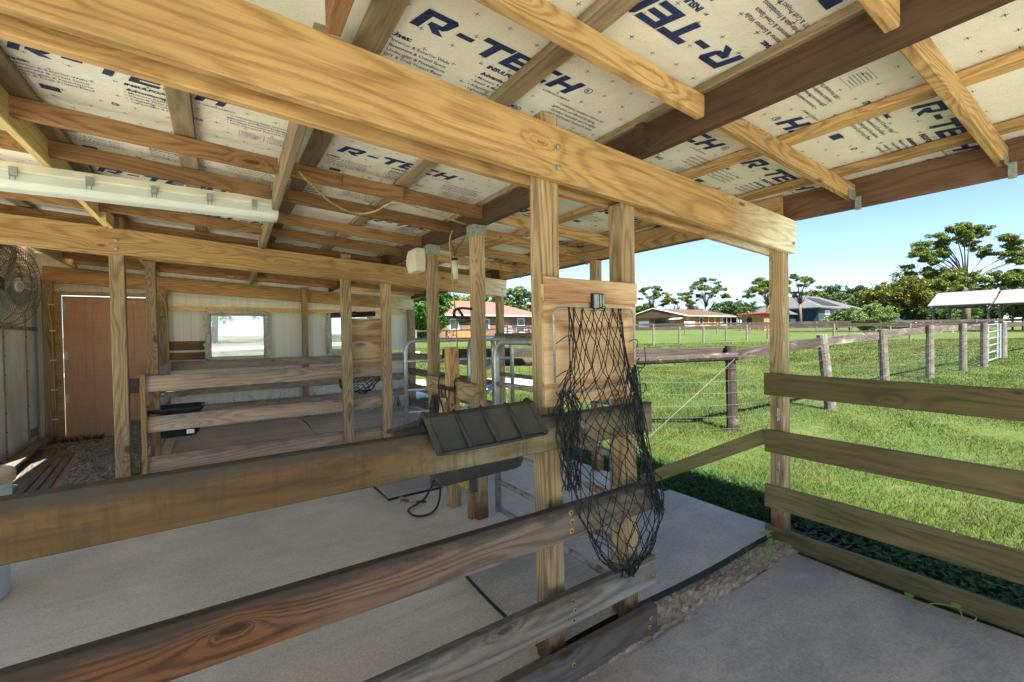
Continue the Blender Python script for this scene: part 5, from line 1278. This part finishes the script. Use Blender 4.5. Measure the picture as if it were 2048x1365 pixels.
def tree(x, y, h, spread, kind, label, group=None, n=26, mat='leaf_dark', base=None, clumps=None, nper=260, leaf=None, trunk_r=None, bark='bark', crown0=0.35, flat_=0.6, name=None):
    z = float(terr(x, y)) if base is None else base
    nm = name or {'pine': 'pine_tree', 'round': 'broadleaf_tree', 'bush': 'shrub', 'palm': 'palm_tree'}[kind]
    T = empty(nm, (x, y, z), label, 'shrub' if kind == 'bush' else 'tree', group)
    R_ = random.Random(int(x*131+y*17)); tr = trunk_r or h*0.022; m = MB(); cs = []; rs = []
    leaf = leaf or h*0.022
    if kind == 'pine':
        top = Vector((x+R_.uniform(-.04, .04)*h, y+R_.uniform(-.04, .04)*h, z+h*0.78))
        fork = z+h*(0.42 if clumps is None else 0.38)
        m.tube([(x, y, z-0.2), (x+0.01*h, y, z+h*0.2), (x, y+0.01*h, fork)], [tr*1.25, tr, tr*0.85], 9)
        tg = clumps or []
        if not tg:
            for q in range(n):
                a = R_.uniform(0, 6.28); rr = spread*math.sqrt(R_.uniform(0.02, 1)); u = rr/spread
                zz = z+h*(0.97-0.26*u*u-0.16*R_.random()); tg.append((x+rr*math.cos(a), y+rr*math.sin(a), zz, spread*R_.uniform(0.16, 0.28)))
        for (cx, cy, cz, r_) in tg:
            cs.append((cx, cy, cz)); rs.append(r_)
            mid = Vector((x+(cx-x)*0.35, y+(cy-y)*0.35, fork+(cz-fork)*0.55))
            if clumps and R_.random() < 0.55: continue
            m.tube([(x, y, fork-h*0.03*R_.random()), tuple(mid), (cx, cy, cz-r_*0.1)], [tr*0.34, tr*0.2, tr*0.07], 5)
        o = foliage(cs, rs, nper, leaf, mat, T, 0.5, True)
    elif kind == 'round':
        m.tube([(x, y, z-0.2), (x+0.02*h, y, z+h*0.25), (x, y, z+h*0.6)], [tr*1.3, tr, tr*0.5], 8)
        for q in range(n):
            d = Vector((R_.gauss(0, 1), R_.gauss(0, 1), R_.gauss(0, 1))).normalized()*(R_.uniform(0.35, 1)**0.6)
            hc = (1+crown0)/2; hh = (1-crown0)/2
            c = (x+d.x*spread*0.8, y+d.y*spread*0.8, z+h*(hc+d.z*hh*0.86)); cs.append(c); rs.append(spread*R_.uniform(0.22, 0.38))
            if q % 3 == 0: m.tube([(x, y, z+h*0.3), c], [tr*0.4, tr*0.1], 4)
        o = foliage(cs, rs, nper, leaf, mat, T, 0.8)
    elif kind == 'bush':
        for q in range(5):
            a = R_.uniform(0, 6.28); m.tube([(x, y, z-0.1), (x+spread*0.3*math.cos(a), y+spread*0.3*math.sin(a), z+h*0.5)], [tr*0.6, tr*0.2], 5)
        for q in range(n):
            d = Vector((R_.gauss(0, 1), R_.gauss(0, 1), R_.gauss(0, 1))).normalized()*(R_.uniform(0.3, 1)**0.5)
            cs.append((x+d.x*spread*0.75, y+d.y*spread*0.75, z+h*(0.55+d.z*0.36))); rs.append(spread*R_.uniform(0.24, 0.36))
        o = foliage(cs, rs, nper, leaf, mat, T, 0.8)
    elif kind == 'palm':
        m.tube([(x, y, z-0.1), (x, y, z+h*0.6)], [tr*1.4, tr*1.4], 8); V = []; F = []
        for q in range(46):
            a = R_.uniform(0, 6.28); e = R_.uniform(-0.4, 1.3); L = spread*R_.uniform(0.7, 1.1); c = Vector((x, y, z+h*0.66))
            d = Vector((math.cos(a)*math.cos(e), math.sin(a)*math.cos(e), math.sin(e))); tip = c+d*L
            for f_ in range(9):
                s_ = Vector((R_.gauss(0, 1), R_.gauss(0, 1), R_.gauss(0, 1)-.4)).normalized(); b0 = c+d*L*0.45; e0 = tip+s_*L*0.4; w_ = d.cross(s_).normalized()*L*0.03
                k0 = len(V); V += [tuple(b0-w_), tuple(b0+w_), tuple(e0)]; F.append((k0, k0+1, k0+2))
        o = fast_mesh('crown', np.array(V), np.array(F), mat, None, T)
    m.build('trunk', bark, T, smooth=True); return T
def WD(px, D):
    k_ = (px-1024)/FPX; return (float(D*(math.sin(YAW)+k_*math.cos(YAW))), float(D*(math.cos(YAW)-k_*math.sin(YAW))))

# trees beyond the paddock
FT_ = 'pines on the skyline'
tree(90.7, 71.9, 12.4, 3.5, 'pine', 'flat topped pine left of the orange house roof, bare forked trunk', FT_, n=22, mat='leaf_pine', nper=420, leaf=0.22)
tree(91.4, 65.4, 9.6, 3.9, 'pine', 'lower bushy pine directly behind the orange house ridge', FT_, n=24, mat='leaf_pine', nper=420, leaf=0.22)
tree(89.9, 60.4, 10.2, 1.7, 'pine', 'thin scraggly pine stem touching the umbrella shaped pine', FT_, n=9, mat='leaf_pine', nper=140, leaf=0.28)
tree(88.1, 55.6, 11.6, 4.4, 'pine', 'umbrella shaped pine standing clear above the orange house', FT_, n=26, mat='leaf_pine', nper=460, leaf=0.22)
tree(83.6, 40.5, 9.6, 4.0, 'pine', 'wide pine behind the corner post, above the orange shed', FT_, n=26, mat='leaf_pine', nper=460, leaf=0.22)
tree(90.8, 38.1, 10.6, 3.4, 'pine', 'open branched pine rising at the left of the blue house', FT_, n=22, mat='leaf_pine', nper=420, leaf=0.22)
tree(72.6, 38.2, 4.6, 2.0, 'palm', 'dark cabbage palm between the orange shed and the pine', mat='leaf_dark')
BL = 'trees closing the horizon'
for (x, y, h, s, mt, lab) in ((113.5, 92.7, 8.8, 4.2, 'leaf_dark', 'dark round tree at the far left end of the horizon line'), (125.2, 72.8, 8.4, 4.6, 'leaf_dark', 'rounded dark tree right of the umbrella shaped pine'),
                              (123.7, 67.8, 8.6, 3.8, 'leaf_mid', 'paler rounded tree above the orange house porch'), (129.3, 58.1, 7.9, 4.6, 'leaf_mid', 'low green tree just left of the blue house'),
                              (143.1, 54.9, 12.4, 4.8, 'leaf_dark', 'tall dark tree behind the blue house roof'), (139.5, 57.3, 10.6, 4.2, 'leaf_mid', 'mid green tree directly over the solar panels'),
                              (139.0, 49.2, 11.2, 4.6, 'leaf_mid', 'tall grey green tree behind the right end of the blue house'), (135.6, 44.2, 10.6, 4.4, 'leaf_dark', 'dark tree between the blue house and the yellow leaved tree'),
                              (133.0, 37.5, 10.5, 5.0, 'leaf_mid', 'leafy tree directly left of the yellow leaved tree top'), (128.0, 31.5, 11.0, 5.0, 'leaf_dark', 'dark leafy tree over the left shoulder of the yellow leaved tree'),
                              (118.7, 80.0, 7.0, 4.5, 'leaf_mid', 'low tree filling the gap behind the lower bushy pine'), (131.0, 64.0, 7.0, 4.5, 'leaf_dark', 'squat dark tree behind the cabbage palm')):
    tree(x, y, h, s, 'round', lab, BL, n=24, mat=mt, nper=420, leaf=0.22)
tree(118.7, 41.1, 8.3, 2.8, 'round', 'thin leaved greyish tree with bare twigs beside the blue roof', None, n=14, mat='leaf_mid', nper=90, leaf=0.22, bark='greybark')
tree(79.8, 21.3, 8.0, 4.6, 'round', 'large tree with yellowing leaves behind the feathery shrub', None, n=44, mat='leaf_yellow', nper=520, leaf=0.15, crown0=0.12)
MT['leaf_rust'] = leafmat('rusty leaves', (0.09, 0.10, 0.028), (0.15, 0.11, 0.035), (0.20, 0.10, 0.045))
tree(98.0, 22.2, 8.8, 5.2, 'round', 'reddish brown tinged tree behind the left part of the big pine', None, n=40, mat='leaf_rust', nper=260, leaf=0.24, crown0=0.1)
MG = 'green trees behind the pavilion'
tree(109.8, 21.0, 7.2, 4.8, 'round', 'green tree behind the pavilion roof peak', MG, n=28, mat='leaf_mid', nper=230, leaf=0.28, crown0=0.1)
tree(113.0, 12.8, 8.0, 4.4, 'round', 'dark tree at the right edge behind the pine branches', MG, n=28, mat='leaf_dark', nper=230, leaf=0.28, crown0=0.1)
tree(91.8, 10.0, 6.9, 3.4, 'round', 'shorter dark tree at the far right beyond the open pavilion', MG, n=26, mat='leaf_dark', nper=230, leaf=0.24, crown0=0.05)
tree(97.0, 15.8, 5.2, 4.6, 'round', 'dense low tree seen through the pavilion posts', MG, n=26, mat='leaf_dark', nper=230, leaf=0.26, crown0=0.02)
# the big pine: clumps set out in tiers
BX, BY, BG = 74.1, 13.2, 1.31
rx, ry = rgt.x, rgt.y
cl = []
Rb = random.Random(21)
for (u, zt2, r_) in ((-6.2, 9.2, 1.0), (-5.2, 9.9, 1.1), (-4.3, 10.4, 1.1), (-3.4, 11.2, 1.1), (-2.3, 11.9, 1.0), (-1.2, 12.3, 0.9), (0.2, 12.3, 1.0), (1.3, 12.0, 1.0), (2.6, 11.6, 1.1), (3.6, 10.8, 1.0), (4.6, 9.9, 1.1), (5.6, 9.4, 1.0), (6.5, 8.9, .9), (-4.9, 8.6, .9), (-3.6, 9.3, 1.0), (-2.2, 10.2, 1.0), (-.6, 10.9, 1.0), (1.0, 10.6, 1.0), (2.3, 9.8, 1.0), (3.7, 8.8, 1.0), (5.4, 8.1, .8),
                     (-3.6, 7.3, 1.2), (-2.4, 6.6, 1.2), (-4.4, 5.8, 1.2), (-1.3, 7.2, 1.0), (-.9, 5.9, 1.3), (.6, 6.8, 1.1), (1.8, 6.2, 1.3), (3.2, 6.6, 1.1), (4.4, 6.0, 1.1), (5.6, 6.4, .9), (2.6, 5.1, 1.1), (-2.6, 5.1, 1.1), (6.4, 5.4, .9), (-6.0, 7.9, .7), (0.3, 5.0, .9), (6.0, 7.0, .7)):
    dq = Rb.uniform(-3.2, 3.2); cl.append((BX+rx*u+ry*-dq*0.3, BY+ry*u+rx*dq*0.3, BG+zt2-0.3, r_))
    if Rb.random() < 0.6: cl.append((BX+rx*(u+.9)+0.5*dq*.5, BY+ry*(u+.9)+0.8*dq*.5, BG+zt2-0.5-Rb.random()*.6, r_*0.75))
tree(BX, BY, 12.6, 6.8, 'pine', 'tall spreading pine towering over the pavilion with dark bare limbs', None, mat='leaf_pine', clumps=cl, nper=950, leaf=0.19, trunk_r=0.36)
tree(41.2, 12.2, 2.75, 1.45, 'bush', 'rounded feathery bright green shrub by the grey paddock fence', 'garden shrubs', n=34, mat='leaf_light', nper=900, leaf=0.045, trunk_r=0.09)
tree(60.0, 20.0, 2.9, 2.0, 'bush', 'wider dull green shrub half hidden behind the feathery shrub', 'garden shrubs', n=26, mat='leaf_mid', nper=260, leaf=0.12, trunk_r=0.09)
tree(64.5, 23.0, 1.9, 1.7, 'bush', 'low white flecked shrub at the foot of the blue house', 'garden shrubs', n=18, mat='leaf_light', nper=200, leaf=0.12, trunk_r=0.06)
for (x, y, s, lab) in ((79.5, 19.8, 2.4, 'left stretch of dark hedge behind the playground slide'), (84.7, 17.8, 2.6, 'middle stretch of dark hedge under the yellow leaved tree'), (88.5, 16.5, 2.6, 'right stretch of dark hedge ending behind the pavilion')):
    tree(x, y, 2.7, s, 'bush', lab, 'dark hedge shrubs', n=26, mat='leaf_dark', nper=240, leaf=0.15, trunk_r=0.08)
MT['leaf_dark2'] = leafmat('glossy garden leaves', (0.05, 0.12, 0.02), (0.08, 0.18, 0.03), (0.03, 0.07, 0.015))
tree(15.0, 37.0, 5.9, 3.0, 'round', 'dense dark green tree beside the brick house, seen past the open gate', None, n=60, mat='leaf_dark2', nper=340, leaf=0.14, crown0=0.03)
LG = 'trees behind the brick house'
tree(42.7, 61.8, 8.0, 3.3, 'round', 'round leafy tree rising over the right end of the brick house', LG, n=30, mat='leaf_mid', nper=260, leaf=0.22, crown0=0.15)
tree(40.4, 64.6, 6.9, 2.9, 'round', 'smaller tree behind the middle of the brick house roof', LG, n=26, mat='leaf_dark', nper=230, leaf=0.22, crown0=0.1)
tree(44.8, 78.5, 8.8, 3.6, 'round', 'tree showing above the brick house between the posts', LG, n=26, mat='leaf_dark', nper=230, leaf=0.26, crown0=0.1)
tree(38.5, 74.5, 8.0, 3.4, 'round', 'yellow green tree above the left end of the brick house', LG, n=26, mat='leaf_light', nper=230, leaf=0.24, crown0=0.1)
tree(80.6, 68.5, 4.6, 3.4, 'round', 'bushy dark tree at the left end of the orange house', None, n=26, mat='leaf_dark', nper=230, leaf=0.24, crown0=0.03)
# greenery seen through the back wall screens
tree(-0.5, 52.0, 11.0, 7.5, 'round', 'pale tree seen through the screened window of the back wall', 'trees outside the back wall', n=26, mat='leaf_light', nper=240, leaf=0.16, crown0=0.1)
tree(9.0, 58.0, 10.5, 7.0, 'round', 'second pale tree seen through the same screened window', 'trees outside the back wall', n=26, mat='leaf_light', nper=240, leaf=0.16, crown0=0.1)
far_fence([(-9, 13.5), (6, 15.0)], 'white rail fence seen through the screened window', 1.15, 1.9, [(1.05, 0.1), (0.6, 0.1)], 'white', 'white')

# ---- buildings
def prism_roof(m, x0, x1, y0, y1, ze, zr, axis='x', hip0=0.0, hip1=0.0, th=0.12, oh=0.4):
    x0 -= oh; x1 += oh; y0 -= oh; y1 += oh
    if axis == 'x':
        ym = (y0+y1)/2; v = [(x0, y0, ze), (x1, y0, ze), (x1, y1, ze), (x0, y1, ze), (x0+hip0, ym, zr), (x1-hip1, ym, zr)]
        f = [(0, 1, 5, 4), (1, 2, 5), (2, 3, 4, 5), (3, 0, 4)]
    else:
        xm = (x0+x1)/2; v = [(x0, y0, ze), (x1, y0, ze), (x1, y1, ze), (x0, y1, ze), (xm, y0+hip0, zr), (xm, y1-hip1, zr)]
        f = [(0, 1, 4), (1, 2, 5, 4), (2, 3, 5), (3, 0, 4, 5)]
    m.add(v, f); vb = [(a, b, c-th) for a, b, c in v[:4]]
    m.add(v[:4]+vb, [(0, 4, 5, 1), (1, 5, 6, 2), (2, 6, 7, 3), (3, 7, 4, 0), (4, 7, 6, 5)])
def win(parent, x0, x1, z0, z1, y, axis='y', d=-0.03, frame_='white'):
    m = MB(); t = 0.09
    def bx(a, b, c, e, q=0.0):
        if axis == 'y': m.box((a, y+d-q, c), (b, y+0.01, e))
        else: m.box((y+d-q, a, c), (y+0.01, b, e))
    bx(x0-t, x1+t, z1, z1+t); bx(x0-t, x1+t, z0-t, z0); bx(x0-t, x0, z0, z1, -.001); bx(x1, x1+t, z0, z1, -.001); bx(x0, x1, (z0+z1)/2-0.02, (z0+z1)/2+0.02, -.002)
    w_ = m.build('window', frame_, parent); p = MB()
    if axis == 'y': p.box((x0, y-0.008, z0), (x1, y-0.002, z1))
    else: p.box((y-0.008, x0, z0), (y-0.002, x1, z1))
    p.build('pane', 'glassdark', w_)
# orange house: corner nearest at (67.5, 46.3)
gz = 1.95
OH = empty('orange_house', (74, 52, gz), 'low orange stucco house with brown shingle roof and screened porch', 'house')
X0, X1, Y0, Y1 = 67.5, 85.0, 46.3, 59.5
MB().box((X0, Y0, gz-0.3), (X1-6, Y1, 4.15)).build('wall', 'orangewall', OH)
m = MB(); prism_roof(m, X0, X1, Y0, Y1, 4.25, 5.9, 'x', 0.0, 4.0, 0.15, 0.55); m.build('roof', 'shingle', OH)
m = MB(); m.add([(X0-0.02, Y0-.1, 4.1), (X0-0.02, Y1+.1, 4.1), (X0-0.02, (Y0+Y1)/2, 5.62)], [(0, 1, 2)]); m.add([(X0+0.02, Y0-.1, 4.1), (X0+0.02, Y1+.1, 4.1), (X0+0.02, (Y0+Y1)/2, 5.62)], [(2, 1, 0)]); m.build('gable', 'tanwall', OH)
m = MB()
for (a, b) in (((X0-0.56, Y0-0.55, 4.22), (X0-0.56, (Y0+Y1)/2, 5.87)), ((X0-0.56, Y1+0.55, 4.22), (X0-0.56, (Y0+Y1)/2, 5.87))): m.tube([a, b], 0.09, 4)
m.tube([(X0-0.5, Y0-0.58, 4.18), (X1+0.5, Y0-0.58, 4.18)], 0.09, 4); m.build('trim', 'cream', OH)
MB().box((X0-0.06, Y0+2.0, gz), (X0-0.01, Y0+6.5, 3.85)).build('garage_screen', 'glassdark', OH)
MB().box((X0-0.09, Y0+7.9, gz), (X0-0.02, Y0+10.3, 3.6)).build('door', 'white', OH)
MB().box((X0-0.07, Y0+6.8, gz), (X0-0.015, Y0+7.8, 3.85)).build('dark_panel', 'glassdark', OH)
m = MB(); m.hexa([(X0-1.3, Y0+0.4, 3.62), (X0, Y0+0.4, 3.9), (X0, Y0+2.6, 3.9), (X0-1.3, Y0+2.6, 3.62), (X0-1.3, Y0+0.4, 3.72), (X0, Y0+0.4, 4.0), (X0, Y0+2.6, 4.0), (X0-1.3, Y0+2.6, 3.72)]); m.build('awning', 'white', OH)
win(OH, X0+4.0, X0+4.9, 2.9, 3.8, Y0)
PCH = MB()
for x in (X0+6.6, X0+8.6, X0+10.6, X0+11.2, X0+12.6, X0+14.0, X0+16.4): PCH.box((x, Y0-0.05, gz), (x+0.14, Y0+0.08, 4.1))
PCH.box((X0+6.6, Y0-0.06, 4.0), (X0+16.5, Y0+0.09, 4.12)); PCH.box((X0+10.7, Y0-0.06, gz), (X0+12.6, Y0+0.07, gz+0.9))
PCH.build('porch_frame', 'white', OH)
MB().box((X0+6.6, Y0+0.3, gz-0.2), (X1-0.8, Y1-1, 4.1)).build('porch_wall', 'glassdark', OH)
MB().box((X0-1.2, Y0-1.2, gz-0.2), (X0+0.7, Y0-0.4, 3.2)).build('meter_box', 'white', OH)
m = MB()
for q in range(14): m.box((X0+1.8+q*0.22, Y0-1.6, gz), (X0+1.86+q*0.22, Y0-1.54, gz+0.75))
m.box((X0+1.6, Y0-1.62, gz+0.75), (X0+5.0, Y0-1.52, gz+0.85)); o = m.build('white_railing', 'white'); tag(o, 'small white picket railing in front of the orange house wall', 'railing')
# orange shed
OS = empty('orange_shed', (59.5, 30, 1.4), 'flat roofed orange shed with pale battens and a round dark fan, nearest to the palm', 'shed')
MB().box((58.2, 28.6, 1.2), (61.5, 31.6, 3.55)).build('wall', 'orangewall', OS)
m = MB(); m.hexa([(57.9, 28.2, 3.62), (61.9, 28.2, 3.62), (61.9, 32.0, 3.56), (57.9, 32.0, 3.56), (57.9, 28.2, 3.74), (61.9, 28.2, 3.74), (61.9, 32.0, 3.68), (57.9, 32.0, 3.68)]); m.build('roof', 'redtrim', OS)
m = MB()
for y in (28.6, 29.3, 30.05, 30.8, 31.5): m.box((58.16, y, 1.3), (58.2, y+0.07, 3.5))
for x in (58.9, 60.1, 61.3): m.box((x, 28.56, 1.3), (x+0.07, 28.6, 3.5))
m.build('batten', 'tanwall', OS)
m = MB(); m.tube([(58.12, 30.5, 2.85), (58.19, 30.5, 2.85)], 0.36, 20); m.build('round_fan', 'black', OS)
# blue house
gz = 1.95
BH = empty('blue_house', (104, 44, gz), 'two storey dark blue house with grey hip roof and solar panels', 'house')
X0, X1, Y0, Y1 = 97.0, 118.0, 37.5, 50.0
MB().box((X0, Y0, gz-0.3), (X1, Y1, 5.8)).build('wall', 'bluewall', BH)
m = MB(); prism_roof(m, X0, X1, Y0, Y1, 5.85, 8.9, 'x', 6.0, 6.0, 0.2, 0.6); m.build('roof', 'greyroof', BH)
MB().box((88.5, 41.5, gz-0.3), (X0-0.01, 48.0, 4.6)).build('wall', 'bluewall', BH)
m = MB(); prism_roof(m, 88.5, X0+0.5, 41.5, 48.0, 4.65, 6.6, 'x', 3.0, 0.1, 0.15, 0.5); m.build('roof', 'greyroof', BH)
m = MB(); sl_ = (8.9-5.85)/((Y1-Y0)/2+0.6)
def rp(x, y, q=0.12): return (x, y, 5.85+(y-(Y0-0.6))*sl_+q)
m.add([rp(X0+3.0, Y0+0.3), rp(X0+11.5, Y0+0.3), rp(X0+11.5, Y0+4.6), rp(X0+6.0, Y0+4.6)], [(0, 1, 2, 3)]); m.build('solar_panel', 'black', BH)
for (a, b, c, d_) in ((X0+3.0, X0+5.0, 4.55, 5.15), (X0+8.6, X0+10.6, 4.6, 5.2), (X0+13.0, X0+15.6, 3.9, 5.3), (X0+17.6, X0+19.2, 3.6, 5.4)): win(BH, a, b, c, d_, Y0)
m = MB(); m.box((X0+3.4, Y0-2.2, 3.95), (X0+15, Y0, 4.1)); 
for x in (X0+3.5, X0+9.0, X0+14.7): m.box((x, Y0-2.1, gz-.2), (x+0.18, Y0-1.95, 3.95))
m.build('porch', 'white', BH)
MB().box((X0+4.6, Y0-0.03, gz), (X0+9.5, Y0-0.005, 3.7)).build('garage_opening', 'glassdark', BH)
# brick house seen through the stalls
gz = 1.2
RH = empty('brick_house', (27, 46, gz), 'brown brick house with red shingle roof behind the open gates', 'house')
X0, X1, Y0, Y1 = 19.0, 32.2, 42.0, 51.0
MB().box((X0, Y0, gz-0.3), (X1, Y1, 3.55)).build('wall', 'brick', RH)
m = MB(); prism_roof(m, X0, X1, Y0, Y1, 3.62, 5.5, 'x', 4.0, 4.5, 0.14, 0.5); m.build('roof', 'pinkroof', RH)
m = MB(); m.tube([(X0-.5, Y0-0.55, 3.52), (X1+.5, Y0-0.55, 3.52)], 0.09, 4); m.tube([(X1+.45, Y0-.5, 3.5), (X1+.1, Y0-.1, 3.2), (X1+.1, Y0-.1, 1.3)], 0.06, 5); m.build('gutter', 'white', RH)
for (a, b, c, d_) in ((20.3, 21.2, 2.1, 3.1), (24.2, 25.0, 2.1, 3.1), (29.0, 29.8, 1.7, 3.2)): win(RH, a, b, c, d_, Y0)
MB().box((20.2, Y0-0.04, 1.2), (21.5, Y0-0.005, 2.0)).build('vent_panel', 'white', RH)
MB().box((26.6, Y0-0.5, 1.3), (27.8, Y0-0.1, 2.4)).build('meter_box', 'white', RH)
DK = empty('garden_deck', (27, 38, 1.1), 'brown timber deck with railing in front of the brick house', 'deck')
MB().box((23.5, 38.0, 1.0), (30.5, 41.9, 1.35)).build('deck_floor', 'oldfence', DK)
m = MB(); m.box((23.5, 38.0, 2.12), (30.5, 38.12, 2.2)); 
for x in np.arange(23.5, 30.4, 1.35): m.box((x, 38.01, 1.35), (x+0.14, 38.11, 2.12))
m.build('railing', 'darkfence', DK)
for i, x in enumerate((25.2, 26.3, 28.6)):
    CH = empty('deck_chair', (x, 39.6, 1.35), ('grey folding chair on the deck nearest the white box', 'grey folding chair in the middle of the deck', 'grey folding chair alone toward the right end of the deck')[i], 'chair', 'chairs on the deck')
    m = MB(); m.box((x, 39.4, 1.75), (x+0.5, 39.85, 1.79)); m.build('seat', 'metal', CH)
    m = MB(); m.hexa([(x, 39.84, 1.79), (x+0.5, 39.84, 1.79), (x+0.5, 39.88, 1.79), (x, 39.88, 1.79), (x+.02, 40.1, 2.35), (x+0.48, 40.1, 2.35), (x+0.48, 40.14, 2.35), (x+.02, 40.14, 2.35)]); m.build('backrest', 'metal', CH)
    for (a, b) in ((x+.02, 39.42), (x+.46, 39.42), (x+.02, 39.82), (x+.46, 39.82)): MB().tube([(a, b, 1.35), (a, b, 1.75)], 0.018, 6).build('leg', 'black', CH)
o = MB().box((17.6, 37.4, 0.9), (21.2, 37.5, 1.95)).build('orange_fence', 'orangewall'); tag(o, 'low orange board fence left of the brick house deck', 'fence')
o = MB().box((3.6, 9.2, -0.2), (9.0, 13.5, 0.11)).build('concrete_pad', 'white'); tag(o, kind='structure')
# pavilion
PV = empty('open_pavilion', (64, 11, 1.1), 'open timber pavilion with two bright tin gable roofs under the big pine', 'pavilion')
def unit(xe, y0, y1, ze, run, rise, full=True):
    m = MB(); t = 0.06
    for (xa, za, xb, zb) in ((xe, ze, xe+run, ze+rise), (xe+run, ze+rise, xe+2*run, ze)):
        m.hexa([(xa, y0, za), (xb, y0, zb), (xb, y1, zb), (xa, y1, za), (xa, y0, za+t), (xb, y0, zb+t), (xb, y1, zb+t), (xa, y1, za+t)])
    m.build('roof', 'tin', PV)
    m = MB(); m.add([(xe+0.3, y0+0.15, ze-0.02), (xe+2*run-.3, y0+0.15, ze-0.02), (xe+run, y0+0.15, ze+rise-0.05)], [(0, 1, 2)]); m.build('gable', 'oldfence', PV)
    for x in (xe+0.5, xe+2*run-0.5):
        board('beam', (x, y0+.2, ze-0.05), (x, y1-.2, ze-0.05), 0.12, 0.2, 'oldfence', PV)
        for y in (y0+0.3, y1-0.3):
            g_ = float(terr(x, y)); board('post', (x, y, g_-0.2), (x, y, ze-0.1), 0.16, 0.16, 'oldfence', PV)
            for s_ in (1, -1):
                board('brace', (x, y, ze-0.75), (x, y+s_*0.6, ze-0.15), 0.08, 0.1, 'oldfence', PV)
                board('brace', (x, y, ze-0.75), (x+s_*0.5, y, ze-0.15), 0.08, 0.1, 'oldfence', PV)
unit(60.7, 9.1, 13.6, 3.65, 3.7, 1.45); unit(60.9, 3.2, 9.0, 3.6, 3.7, 1.40)
# white culvert tube, slide, small gate far left
m = MB(); vs = []; n = 16
for x in (0, 1):
    for r_ in (0.42, 0.34):
        for i in range(n+1): t = math.pi*i/n; vs.append((55.3+0.3*x, 11.1+r_*math.cos(t), 1.0+r_*math.sin(t)*1.15))
N_ = n+1; m.add(vs, [(i, i+1, N_+i+1, N_+i) for i in range(n)]+[(i, 2*N_+i, 2*N_+i+1, i+1) for i in range(n)]+[(2*N_+i, 3*N_+i, 3*N_+i+1, 2*N_+i+1) for i in range(n)]+[(N_+i, N_+i+1, 3*N_+i+1, 3*N_+i) for i in range(n)])
o = m.build('white_arch_shelter', 'white'); tag(o, 'small white half round shelter on the grass before the pavilion', 'arch shelter')
m = MB(); m.tube(smoothline([(74.5, 20.3, 3.3), (74.6, 19.7, 2.7), (74.9, 18.9, 2.2), (75.1, 18.5, 2.1)], 4), 0.2, 6)
MT['slide'] = flat('pale blue slide', (0.35, 0.6, 0.65), 0.4)
o = m.build('play_slide', 'slide'); tag(o, 'pale blue play slide in front of the dark hedge', 'slide')
m = MB(); m.box((74.2, 20.6, 1.5), (75.6, 21.8, 3.1)); m.add([(74.0, 20.4, 3.3), (75.8, 20.4, 3.3), (75.8, 22.0, 3.3), (74.0, 22.0, 3.3), (74.9, 21.2, 4.1)], [(0, 1, 4), (1, 2, 4), (2, 3, 4), (3, 0, 4), (0, 3, 2, 1)])
o = m.build('play_tower', 'darkfence'); tag(o, 'little brown playhouse tower with pointed roof beside the slide', 'playhouse')
# small debris on the floors
def debris():
    n = 900; P = np.stack([rng.uniform(-1.0, 3.0, n), rng.uniform(0.3, 4.9, n), np.zeros(n)], 1)
    P[:, 2] = np.where(P[:, 1] < 1.33, -0.047, 0.004); ok = ~((P[:, 0] > 1.14) & (P[:, 1] > 1.33) & (P[:, 1] < 2.4)); P = P[ok]
    leaves(P, rng.uniform(0.0015, 0.008, len(P)), 'straw_litter', 'sack', 'stuff', 3.0)
debris()
bpy.context.view_layer.update()
